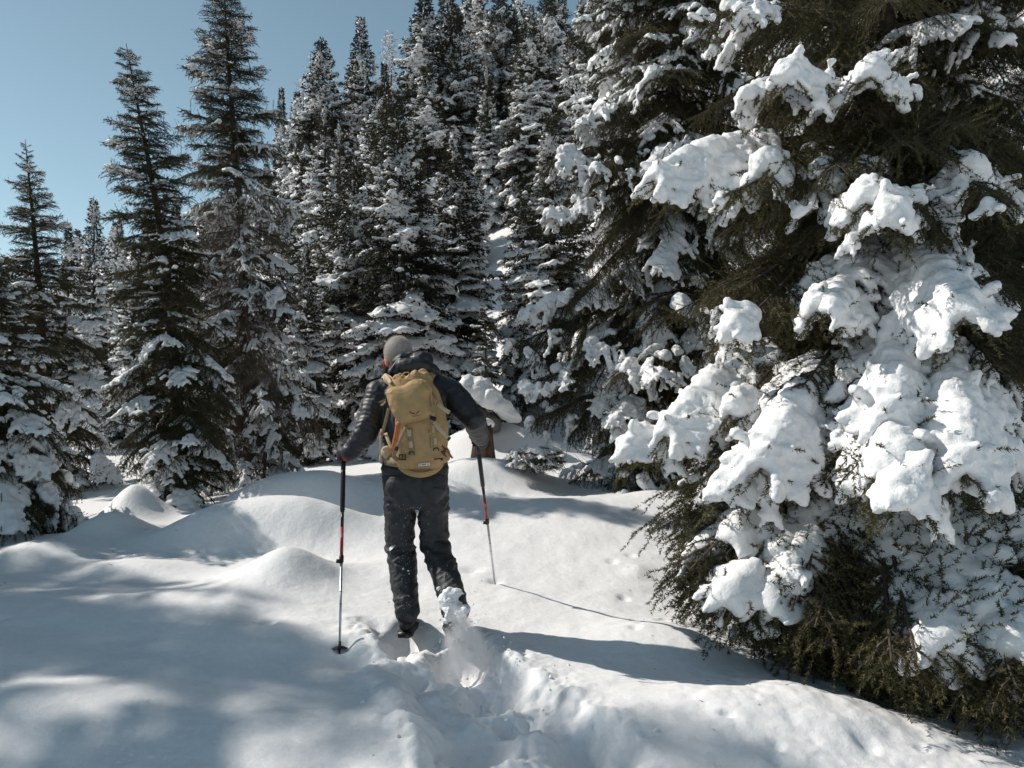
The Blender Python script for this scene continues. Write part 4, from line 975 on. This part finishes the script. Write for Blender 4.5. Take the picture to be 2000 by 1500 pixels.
# ---------------------------------------------------------------- trekking poles
def pole(top, tip, label, letters):
    top = np.array(top); tip = np.array(tip); L = np.linalg.norm(tip - top); d = (tip - top) / L
    root = empty('trekking_pole', tip); tag(root, label, 'trekking pole')
    def part(name, g, mat, parent=None):
        o = obj(name, g.mesh(name, mat, True), parent or root); o.matrix_parent_inverse = Matrix.Translation(-Vector(tip)) if parent is None else Matrix.Identity(4); return o
    q = lambda t: top + d * t
    g = Geo(); g.tube([q(-.055), q(-.045), q(-.02), q(.0), q(.05), q(.10), q(.105)], [.008, .019, .021, .0165, .0145, .015, .012], 14); part('grip', g, M['black'])
    g = Geo(); g.tube([q(.10), q(.12), q(.36), q(.375)], [.0135, .0150, .0145, .011], 14); part('grip_extension', g, M['black'])
    a, b = .52 * 1.0, .645
    g = Geo(); g.tube([q(.37), q(a - .05)], [.0098, .0098], 12); part('upper_shaft', g, M['black_shaft'])
    g = Geo(); g.tube([q(a - .05), q(b)], [.0099, .0099], 12); red = part('red_shaft', g, M['red_shaft'])
    g = Geo(); g.tube([q(b - .006), q(b), q(b + .035), q(b + .045)], [.010, .0135, .0135, .009], 12); lk = part('lock_clamp', g, M['black'])
    side = norm(np.cross(d, [0, 1, 0])); g = Geo(); g.box(q(b + .03) - side * .015 + np.array([0, -.004, 0]), .028, .016, .020, Euler((0, .2, 0))); part('lock_lever', g, M['black'], lk)
    g = Geo(); g.tube([q(b + .04), q(L - .04)], [.0078, .0070], 12); part('lower_shaft', g, M['alu'])
    for i in range(3):
        g = Geo(); c = q(b + .14 + .07 * i); g.tube([c, c + d * .003], [.0081, .0081], 12); part('length_mark', g, M['black'])
    g = Geo(); g.tube([q(L - .085), q(L - .06), q(L - .05), q(L - .03), q(L + .03)], [.0075, .0085, .0085, .006, .003], 10); part('tip', g, M['black'])
    g = Geo(); nrm = norm(d + np.array([0, .1, -.2])); c = q(L - .055)
    u = norm(np.cross(nrm, [1, 0, 0])); w = np.cross(nrm, u); th = np.linspace(0, 2 * np.pi, 24, endpoint=False); rr = .043 + .004 * np.cos(th * 6)
    rg = lambda k, z: c + (np.cos(th)[:, None] * u + np.sin(th)[:, None] * w) * (rr * k)[:, None] + nrm * z
    g.loft([rg(.22, -.006), rg(.55, -.004), rg(.95, .004), rg(1.0, .008), rg(.93, .012), rg(.5, .006), rg(.2, .004)]); part('basket', g, M['black'])
    # white lettering running down the shaft
    cu = bpy.data.curves.new('lettering', 'FONT'); cu.body = letters; cu.size = .020; cu.align_x = 'CENTER'; cu.align_y = 'CENTER'; cu.space_character = 1.15
    to = bpy.data.objects.new('t', cu); link(to); bpy.context.view_layer.update(); lm = bpy.data.meshes.new_from_object(to.evaluated_get(bpy.context.evaluated_depsgraph_get())); bpy.data.objects.remove(to)
    v = co_of(lm); fr = norm(np.array([-.25 * letters.isupper() * 0, -1.0, 0]) - d * (d @ np.array([0, -1.0, 0]))); sx = norm(np.cross(fr, d))
    ang = v[:, 1] / .0101; out = q(a + .0)[None] + d * v[:, 0:1] + (fr * np.cos(ang)[:, None] + sx * np.sin(ang)[:, None]) * .0104
    set_co(lm, out); lm.materials.clear(); lm.materials.append(M['white']); lo = obj('lettering', lm, red); lo.matrix_parent_inverse = Matrix.Translation(-Vector(tip)).inverted() @ Matrix.Translation(-Vector(tip))
    lo.matrix_parent_inverse = Matrix.Identity(4)
    # hand strap
    g = Geo(); s2 = norm(np.cross(d, [0, 1, 0])); g.ribbon([q(-.04) + s2 * .012, q(-.03) + s2 * .04 + np.array([0, -.02, -.01]), q(.02) + s2 * .052 + np.array([0, -.03, 0]), q(.05) + s2 * .042 + np.array([0, -.025, 0])], .016, .002, [0, 1, 0]); part('hand_strap', g, M['orange'])
    return root
LT = P(663, 1284, 4.43); LTOP = P(671, 889, 5.02); RT = P(969, 1158, 5.83); RTOP = P(932, 860, 5.18)
GL = LTOP + (LT - LTOP) * .0; GR = RTOP
pole(LTOP, LT, 'black and red trekking pole planted in shaded snow on the left of the hiker', 'LEKI')
pole(RTOP, RT, 'black and red trekking pole planted in sunlit snow on the right of the hiker', 'LEKI')
glove(WR_L + norm(WR_L - EL_L) * .015, GL, LTOP - LT, (1, 0, 0), 'l'); glove(WR_R + norm(WR_R - EL_R) * .01, GR, RTOP - RT, (-1, 0, 0), None)

# ---------------------------------------------------------------- sunglasses
gl = empty('sunglasses', tuple(hp(0, .1, .0))); tag(gl, 'red framed sunglasses worn by the hiker, one red arm showing', 'sunglasses')
inv = Matrix.Translation(-gl.location)
for s in (-1, 1):
    g = Geo(); g.ribbon([hp(s * .080, -.022, -.006), hp(s * .083, .02, .004), hp(s * .080, .060, .006), hp(s * .066, .092, .006)], [.010, .020, .022, .018], .004, HR @ np.array([0, 0, 1.0])); o = obj('arm', g.mesh('arm', M['red']), gl); o.matrix_parent_inverse = inv
    g = Geo(); g.ell(hp(s * .034, .104, .0), .032, .006, .024, HRS, 16, 8); o = obj('lens', g.mesh('lens', M['lens'], True), gl); o.matrix_parent_inverse = inv
g = Geo(); g.tube([hp(-.07, .09, .022), hp(-.035, .110, .026), hp(0, .116, .018), hp(.035, .110, .026), hp(.07, .09, .022)], .0045, 8); o = obj('frame', g.mesh('frame', M['red'], True), gl); o.matrix_parent_inverse = inv

# ---------------------------------------------------------------- backpack
pack = empty('backpack', tuple(P(818, 922, 4.66))); tag(pack, 'tan climbing backpack with lid and straps on the back of the hiker', 'backpack')
pinv = Matrix.Translation(-pack.location)
def kpart(name, me, parent=None, label=None):
    o = obj(name, me, parent or pack); o.matrix_parent_inverse = pinv if parent is None else Matrix.Identity(4)
    if label: o['label'] = label
    return o
rings = [ring(P(818, 922, 4.70), .07, .05), ring(P(819, 912, 4.69), .125, .085, 0, 28, 2.6), ring(P(822, 893, 4.685), .150, .102, 0, 28, 2.8), ring(P(824, 862, 4.69), .155, .108, -.05, 28, 2.8), ring(P(823, 830, 4.705), .152, .110, -.1, 28, 2.8),
         ring(P(818, 795, 4.735), .148, .108, -.15, 28, 2.8), ring(P(810, 762, 4.77), .138, .10, -.2, 28, 2.7), ring(P(803, 745, 4.79), .122, .09, -.2, 28, 2.6)]
g = Geo(); g.loft(rings); me = remesh(g, .006, 3); v = co_of(me); n = no_of(me)
set_co(me, v + n * (.005 * fbm(v * 9, 2, 71) + .007 * (.35 - billow(v * np.array([13, 13, 9]), 2, 72)))[:, None]); main = mround(me, M['tan']); mo = kpart('main_bag', main)
pb = BVHTree.FromPolygons([tuple(c) for c in co_of(main)], [tuple(p.vertices) for p in main.polygons])
# drawstring collar, gathered
th = np.linspace(0, 2 * np.pi, 72, endpoint=False); rg = []
for k, (py, Yc, rx, ry, amp) in enumerate([(760, 4.77, .128, .094, .004), (748, 4.785, .125, .092, .010), (738, 4.80, .118, .086, .017), (730, 4.81, .100, .074, .022), (728, 4.815, .072, .055, .024), (733, 4.82, .045, .036, .016), (740, 4.82, .02, .02, .005)]):
    w = 1 + amp * 3 * (.6 * np.sin(th * 9 + k * .3) + .4 * np.sin(th * 17 + 1.3 + k * .2)); c = P(801, py, Yc)
    rg.append(np.stack([c[0] + rx * np.cos(th) * w, c[1] + ry * np.sin(th) * w, c[2] + amp * .6 * np.sin(th * 5 + 1) + .018 * np.cos(th)], -1))
g = Geo(); g.loft(rg); me = eval_mods(g.mesh('c'), [('SUBSURF', dict(levels=2))]); v = co_of(me); n = no_of(me); set_co(me, v + n * (.013 * (.38 - billow(np.stack([v[:, 0] * 22, v[:, 1] * 22, v[:, 2] * 9], -1), 2, 91)) + .008 * fbm(v * 16, 2, 92))[:, None]); kpart('collar', mround(me, M['tan']))
g = Geo(); g.tube([P(782, 745, 4.69), P(783, 735, 4.68), P(790, 728, 4.69), P(798, 727, 4.70), P(800, 733, 4.69), P(795, 740, 4.68)], .0035, 8); kpart('haul_loop', g.mesh('haul_loop', M['tan_light'], True))
# lid: the outline on its own plane, padded
LIDO = [(753, 764), (757, 758), (768, 755), (784, 753), (792, 748), (803, 742), (814, 739), (824, 740), (834, 746), (841, 756), (843, 766), (841, 775), (843, 788), (848, 802), (850, 811), (845, 816), (830, 819), (812, 823), (796, 828), (786, 829), (779, 825), (772, 815), (764, 802), (758, 790), (754, 776)]
YL = 4.60
oc = np.array([P(a, b, YL) for a, b in LIDO])
def resample(c, m):
    cl = np.concatenate([c, c[:1]]); s = np.concatenate([[0], np.cumsum(np.linalg.norm(np.diff(cl, axis=0), axis=1))]); t = np.linspace(0, s[-1], m, endpoint=False)
    r = np.stack([np.interp(t, s, cl[:, i]) for i in range(3)], -1)
    for _ in range(2): r = (np.roll(r, 1, 0) + 2 * r + np.roll(r, -1, 0)) / 4
    return r
oc = resample(oc, 72); lc = oc.mean(0); rg = []
slope = lambda p: (p[:, 2] - lc[2]) * .30      # the lid leans with the pack: the top lies farther away
for s, dy in ((.55, .115), (.95, .110), (1.0, .095), (1.0, .045), (.992, .020), (.965, -.002), (.91, -.018), (.80, -.032), (.6, -.042), (.35, -.047), (.12, -.049)):
    p = lc + (oc - lc) * s; p[:, 1] = YL + dy + slope(p); rg.append(p)
g = Geo(); g.loft(rg); me = remesh(g, .0048, 2); v = co_of(me); n = no_of(me)
edge = smooth(.6, 1, np.linalg.norm((v - lc)[:, [0, 2]], axis=1) / .13)
set_co(me, v + n * (.004 * fbm(v * 11, 2, 81) + edge * .010 * (.35 - billow(v * np.array([20, 20, 28]), 2, 83)) - .010 * np.exp(-((v - P(842, 778, 4.6))[:, [0, 2]] ** 2).sum(1) / .0012))[:, None])
lid = mround(me, M['tan']); lo = kpart('lid', lid)
lb = BVHTree.FromPolygons([tuple(c) for c in co_of(lid)], [tuple(p.vertices) for p in lid.polygons])
g = Geo(); rim = lc + (oc - lc) * .985; rim[:, 1] = YL + .022 + slope(rim); rim = np.concatenate([rim, rim[:1]]); g.tube(rim, .0032, 6, False); kpart('lid_piping', g.mesh('lid_piping', M['tan_light'], True), lo).matrix_parent_inverse = Matrix.Identity(4)
def drape(name, pix, bvh, mat, parent, off=.0012, thick=.0):
    """flat print: polygons given in pixels, laid on a surface"""
    v, f = [], []
    for poly in pix:
        c = [pix_on(bvh, a, b, off=off) for a, b in poly]
        if any(x is None for x in c): continue
        f.append((len(v), len(c))); v += c
    me = bpy.data.meshes.new(name); me.from_pydata([tuple(x) for x in v], [], [list(range(s, s + k)) for s, k in f]); me.materials.append(mat)
    return obj(name, me, parent)
# the winged emblem and the word under it
drape('emblem', [[(798.4, 803.0), (801, 803.6), (805, 806.2), (809, 807.0), (811.2, 808.5), (811.8, 809.0), (808, 809.0), (804, 808.2), (800.5, 806.0)], [(811.8, 808.9), (814, 805.3), (817, 803), (818.2, 800), (818.3, 803.5), (816.4, 806.2), (813.6, 808.0)]], lb, M['logo'], lo)
def text_on(name, body, size_px, cx, cy, ang, bvh, mat, parent, space=1.0):
    cu = bpy.data.curves.new(name, 'FONT'); cu.body = body; cu.size = size_px; cu.align_x = 'CENTER'; cu.align_y = 'CENTER'; cu.space_character = space; cu.resolution_u = 2
    to = bpy.data.objects.new('t', cu); link(to); bpy.context.view_layer.update(); me = bpy.data.meshes.new_from_object(to.evaluated_get(bpy.context.evaluated_depsgraph_get())); bpy.data.objects.remove(to)
    v = co_of(me); ca, sa = math.cos(ang), math.sin(ang); out = []
    for x, y, _ in v:
        p = pix_on(bvh, cx + x * ca - y * sa * -1 * -1, cy - (x * sa + y * ca), off=.0012); out.append(p if p is not None else np.array(P(cx, cy, 4.6)))
    set_co(me, np.array(out)); me.materials.clear(); me.materials.append(mat); return obj(name, me, parent)
text_on('wordmark', 'SALEWA', 4.2, 812, 811.8, R(9), lb, M['logo'], lo)
# bag details
def strap(name, pix, w, mat, bvh=None, Y=4.58, th=.003, parent=None, off=.004, side=None, label=None):
    pts = []
    for i, p in enumerate(pix):
        h = pix_on(bvh, p[0], p[1], off=off) if bvh else None
        pts.append(h if h is not None else P(p[0], p[1], p[2] if len(p) > 2 else Y))
    pts = np.array(pts); t = np.linspace(0, 1, len(pts)); tt = np.linspace(0, 1, max(6, len(pts) * 3)); pts = np.stack([np.interp(tt, t, pts[:, i]) for i in range(3)], -1)
    d = norm(pts[-1] - pts[0]); sd = side if side is not None else np.cross(d, [0, 1, 0])
    g = Geo(); g.ribbon(pts, w, th, sd); return kpart(name, g.mesh(name, mat), parent, label)
strap('daisy_chain', [(800, 836), (801, 850), (803, 865), (805, 880), (806, 890)], .030, M['tan_dark'], pb)
strap('daisy_chain', [(844, 826), (846, 840), (848, 855), (850, 870), (851, 880)], .026, M['tan'], pb)
for px, py in ((799, 846), (802, 868)): strap('webbing_loop', [(px - .4, py - 6.5), (px, py), (px + .6, py + 6.5)], .022, M['tan_light'], pb, off=.009)
for px, py in ((847, 838), (850, 862)): strap('webbing_loop', [(px - .4, py - 7), (px, py), (px + .6, py + 7)], .018, M['tan_light'], pb, off=.009)
for px, py in ((804, 885.5), (852, 878)):
    c = pix_on(pb, px, py, off=.006); g = Geo(); g.tube([c + np.array([-.015, 0, -.006]), c + np.array([-.013, -.003, .006]), c + np.array([0, -.005, .010]), c + np.array([.013, -.003, .006]), c + np.array([.015, 0, -.006])], .0032, 8); kpart('axe_loop', g.mesh('axe_loop', M['black'], True))
strap('compression_strap', [(795, 831, 4.56), (790, 842, 4.54), (783, 858, 4.53), (776, 873, 4.53)], .020, M['tan_dark'], None)
strap('strap_end', [(776, 873, 4.528), (774.5, 877, 4.528), (773.5, 880, 4.53)], .021, M['black'], None, th=.005)
strap('compression_strap', [(777, 868, 4.57), (771, 882, 4.585), (769, 892, 4.59), (776, 898, 4.585), (784, 896, 4.58)], .024, M['tan_dark'], None)
strap('compression_strap', [(847, 822, 4.57), (856, 835, 4.555), (866, 846, 4.55), (876, 856, 4.55)], .024, M['tan_light'], None)
strap('strap_end', [(876, 856, 4.548), (879, 858.5, 4.548)], .024, M['black'], None, th=.005)
strap('compression_strap', [(853, 787, 4.60), (862, 795, 4.57), (871, 802, 4.56), (878, 806, 4.56)], .024, M['tan_light'], None)
strap('lid_strap', [(838, 752, 4.66), (845, 760, 4.66), (849, 772, 4.67), (855, 790, 4.67), (862, 815, 4.69)], .016, M['tan_dark'], None)
strap('lid_strap', [(759, 798, 4.66), (755, 815, 4.68), (751, 832, 4.70), (747, 846, 4.72)], .018, M['tan_dark'], None)
strap('lid_strap', [(754, 780, 4.62), (748, 783, 4.60), (741, 786, 4.59)], .010, M['tan_dark'], None)
strap('lid_strap', [(753, 784, 4.62), (749, 789, 4.60), (744, 792, 4.59)], .010, M['tan_light'], None)
strap('shoulder_strap', [(770, 752, 4.78), (760, 742, 4.84), (752, 738, 4.92), (745, 748, 5.05)], .055, M['tan_light'], None, th=.012)
strap('shoulder_strap', [(838, 750, 4.80), (842, 734, 4.86), (848, 728, 4.95), (858, 740, 5.06)], .040, M['tan_dark'], None, th=.012)
strap('load_lifter', [(763, 748, 4.70), (757, 738, 4.80), (752, 732, 4.88)], .022, M['tan_light'], None)
strap('side_panel', [(778, 826, 4.60), (775, 845, 4.60), (771, 865, 4.605), (768, 880, 4.61)], .030, M['terracotta'], None, th=.004)
strap('hip_belt', [(800, 906, 4.66), (775, 904, 4.66), (760, 901, 4.72), (748, 898, 4.85), (743, 896, 4.95)], [.05] * 15, M['tan_dark'], None, th=.016, side=np.array([0, 0, 1.0]))
strap('side_strap', [(745, 838, 4.78), (743, 860, 4.76), (744, 880, 4.75), (745, 905, 4.76)], .012, M['tan_light'], None)
strap('side_strap', [(753, 846, 4.74), (759, 862, 4.70), (765, 876, 4.68)], .020, M['tan_light'], None)
strap('side_strap', [(750, 836, 4.73), (747, 843, 4.735), (744, 850, 4.74)], .014, M['orange'], None)
g = Geo(); g.ell(P(756, 884, 4.74), .033, .03, .042); me = remesh(g, .005, 2); lumpy(me, .008, 20, .004, 40, 2); kpart('belt_pocket', mround(me, M['tan_light']))
g = Geo(); c = P(786, 893, 4.575)
for dx in (-.017, .0, .017): g.box(c + np.array([dx, 0, 0]), .005, .008, .030)
for dz in (-.014, .014): g.box(c + np.array([0, 0.0005, dz]), .040, .0075, .005)
kpart('buckle', g.mesh('buckle', M['black']))
g = Geo(); c = P(846, 817, 4.555); g.box(c, .036, .012, .022, Euler((0, R(20), 0))); g.box(c + np.array([.006, -.008, -.003]), .018, .006, .012, Euler((0, R(20), 0))); kpart('buckle', g.mesh('buckle', M['black']))
g = Geo(); c = P(854, 787, 4.59)
for dx in (-.010, .010): g.box(c + np.array([dx, 0, 0]), .004, .008, .024)
kpart('buckle', g.mesh('buckle', M['tan_light']))
# right side: pocket, cords and cord lock
g = Geo(); g.ell(P(864, 888, 4.68), .045, .06, .055); me = remesh(g, .005, 2); lumpy(me, .006, 18, .006, 30, 5); kpart('side_pocket', mround(me, M['tan']))
for pts in ([(862, 868, 4.62), (868, 876, 4.60), (876, 878, 4.60)], [(864, 884, 4.61), (871, 874, 4.60), (868, 890, 4.61)], [(861, 880, 4.615), (867, 887, 4.60), (872, 892, 4.61)], [(848, 897, 4.58), (856, 896, 4.575), (864, 896, 4.59)]):
    g = Geo(); g.tube([P(*p) for p in pts], .004, 6); kpart('cord', g.mesh('cord', simple_mat('cord', (.16, .05, .03), .7) if 'cord' not in M else M['cord'], True))
g = Geo(); g.tube([P(861, 897, 4.575), P(865, 897, 4.575)], .008, 10); kpart('cord_lock', g.mesh('cord_lock', M['black'], True))
strap('strap_tail', [(874, 880, 4.60), (880, 890, 4.59), (884, 895, 4.59)], .012, M['tan_dark'], None)
# bottom flap with its white patch
g = Geo(); th = np.linspace(R(200), R(340), 20); rows = []
for k, (f, dy) in enumerate(((.80, .0), (.9, -.008), (1.0, -.010), (1.06, -.002), (1.10, .02))):
    rows.append([P(820 + 47 * f * math.cos(t), 892 - 38 * f * math.sin(t) * 1.0 + 0, 4.585 + dy + .10 * math.cos(t) ** 2 + .03 * (f - .8) * 2) for t in th])
rows = np.array(rows); idx = np.arange(rows.shape[0] * 20).reshape(rows.shape[0], 20); q = np.stack([idx[:-1, :-1], idx[1:, :-1], idx[1:, 1:], idx[:-1, 1:]], -1).reshape(-1, 4)
g.add(rows.reshape(-1, 3), None, q); me = eval_mods(g.mesh('bottom_flap'), [('SOLIDIFY', dict(thickness=.008)), ('SUBSURF', dict(levels=1))]); me.materials.clear(); me.materials.append(M['tan_light']); mround(me, M['tan']); kpart('bottom_flap', me)
fb = BVHTree.FromPolygons([tuple(c) for c in np.concatenate([co_of(main)])], [tuple(p.vertices) for p in main.polygons])
g = Geo(); c0 = pix_on(fb, 829, 906.5, off=.005); c0 = c0 if c0 is not None else P(829, 906.5, 4.57); c0[1] = min(c0[1], 4.572)
g.box(c0, .066, .004, .015, Euler((0, R(-6), 0))); lab = kpart('label_patch', g.mesh('label_patch', M['white']))
g = Geo()
for dx, w in ((-.022, .010), (0, .022), (.022, .008)): g.box(c0 + np.array([dx, -.0028, dx * .105]), w, .001, .005 if dx == 0 else .003, Euler((0, R(-6), 0)))
kpart('label_print', g.mesh('label_print', M['print']), lab).matrix_parent_inverse = Matrix.Identity(4)
# vertical print on the bag
text_on('size_print', 'PRO 38', 5, 838.5, 862, R(86), pb, M['print'], mo) if False else None
drape('print_mark', [[(836.5, 840), (838, 840), (839.5, 845), (838, 845)], [(838, 840), (839.5, 840), (838, 845), (836.5, 845)]], pb, M['red'], mo)
r_ = random.Random(12); bars = []; y = 849.0
while y < 876:
    h = r_.uniform(1.0, 2.2); x0 = 837.8 + (y - 849) * .08; bars.append([(x0, y), (x0 + 3.0, y), (x0 + 3.0, y + h * .45), (x0, y + h * .45)]); bars.append([(x0 + r_.choice((0, 2.2)), y + h * .45), (x0 + r_.choice((.8, 3.0)), y + h * .45), (x0 + r_.choice((.8, 3.0)), y + h * .9), (x0 + .2, y + h * .9)]); y += h + .7
drape('print_lettering', bars, pb, M['print'], mo)

# ---------------------------------------------------------------- snow kicked up behind the right boot
m, nt, b_ = mat_new('powder_snow'); nt.nodes.remove(b_)
SA, SB = Vector(P(886, 1188, 4.54)), Vector(P(928, 1330, 4.22)); SL = (SB - SA).length
vol = N(nt, 'ShaderNodeVolumePrincipled'); vol.inputs['Color'].default_value = (.97, .98, 1, 1); vol.inputs['Anisotropy'].default_value = .1
tc = N(nt, 'ShaderNodeTexCoord'); sp_ = N(nt, 'ShaderNodeSeparateXYZ'); nt.links.new(tc.outputs['Object'], sp_.inputs[0])
def mth(op, a, b=None, clamp=False):
    n_ = N(nt, 'ShaderNodeMath', operation=op); n_.use_clamp = clamp
    for i, v_ in enumerate((a, b)):
        if v_ is None: continue
        if isinstance(v_, (int, float)): n_.inputs[i].default_value = v_
        else: nt.links.new(v_, n_.inputs[i])
    return n_.outputs[0]
rr_ = mth('SQRT', mth('ADD', mth('MULTIPLY', sp_.outputs[0], sp_.outputs[0]), mth('MULTIPLY', sp_.outputs[1], sp_.outputs[1])))
wid = mth('ADD', mth('MULTIPLY', sp_.outputs[2], .34), .055)
fall = mth('SUBTRACT', 1.0, mth('DIVIDE', rr_, wid), True)
ends = mth('MULTIPLY', mth('SUBTRACT', 1.0, mth('DIVIDE', sp_.outputs[2], SL * 1.02), True), mth('ADD', mth('MULTIPLY', sp_.outputs[2], 12.0), .6, True))
nz = N(nt, 'ShaderNodeTexNoise', i_Scale=13.0, i_Detail=5.0, i_Roughness=.6); mp = N(nt, 'ShaderNodeMapping'); mp.inputs['Scale'].default_value = (1, 1, .45); nt.links.new(tc.outputs['Object'], mp.inputs[0]); nt.links.new(mp.outputs[0], nz.inputs['Vector'])
nn = mth('MULTIPLY', mth('SUBTRACT', nz.outputs['Fac'], .40, True), 7.0)
nt.links.new(mth('MULTIPLY', mth('MULTIPLY', mth('MULTIPLY', fall, ends), nn), 62.0), vol.inputs['Density']); nt.links.new(vol.outputs[0], nt.nodes['Material Output'].inputs['Volume'])
g = Geo(); th = np.linspace(0, 2 * np.pi, 20, endpoint=False)
g.loft([np.stack([w_ * np.cos(th), w_ * np.sin(th), np.full(20, z_)], -1) for z_, w_ in ((-.04, .03), (0, .06), (SL * .5, .06 + .17 * SL), (SL, .06 + .34 * SL), (SL * 1.02, .02))])
sp = obj('snow_spray', g.mesh('snow_spray', m)); sp.location = SA; sp.rotation_euler = (SB - SA).to_track_quat('Z', 'Y').to_euler(); tag(sp, 'cloud of powder snow kicked up behind the right boot of the hiker', 'snow', kind='stuff')
rng = np.random.default_rng(4); g = Geo(); n = 1500
t = rng.random(n) ** 1.2; c = P(886, 1185, 4.55)[None] + (P(925, 1310, 4.28) - P(886, 1185, 4.55))[None] * t[:, None] + rng.normal(size=(n, 3)) * (.025 + .075 * t)[:, None]
balls(g, c, rng.uniform(.0010, .0028, n) * (1 + (rng.random(n) < .03) * 1.5), 1.0)
o = obj('snow_grains', g.mesh('snow_grains', M['snow_load'], True)); tag(o, 'loose snow grains flying in the spray behind the right boot', 'snow', kind='stuff')
# snow packed on the lifted boot
g = Geo(); r_ = random.Random(3)
for i in range(26): g.ell(P(882 + r_.gauss(0, 8), 1182 + r_.gauss(0, 10), 4.55 + r_.uniform(-.03, .02)), *(r_.uniform(.022, .040) for _ in range(3)), None, 10, 8)
for i in range(14): g.ell(P(888 + r_.gauss(0, 9) , 1208 + r_.gauss(0, 9), 4.50 + r_.uniform(-.04, .03)), *(r_.uniform(.015, .040) for _ in range(3)), None, 10, 8)
me = remesh(g, .007, 30, .8); lumpy(me, .016, 12, .012, 34, 9); o = pobj('boot_snow', mround(me, M['snow_load'])); o['kind'] = 'stuff'
# broken lumps beside the trail
rng = np.random.default_rng(14); g = Geo(); cl = []
for i in range(110):
    k = rng.integers(1, 6); a, b2_ = TRAIL[k], TRAIL[min(k + 1, len(TRAIL) - 1)]; f = rng.random(); x, y = a + (b2_ - a) * f; x += rng.normal(0, .30); y += rng.normal(0, .12)
    cl.append((x, y, abs(rng.normal(0, .006)) + .003))
cl = np.array(cl); zz = ground_z(cl[:, 0], cl[:, 1])
for (x, y, r0), z in zip(cl, zz): g.ell((x, y, z + r0 * .05), r0 * rng.uniform(.8, 1.4), r0 * rng.uniform(.8, 1.4), r0 * rng.uniform(.6, 1.0), Euler((rng.uniform(0, 3), rng.uniform(0, 3), 0)), 8, 6)
me = g.mesh('snow_crumbs', M['snow_load'], True); lumpy(me, .004, 30, .003, 60, 4)
o = obj('snow_crumbs', me); tag(o, 'broken crumbs of snow scattered along the trodden trail', 'snow', kind='stuff')
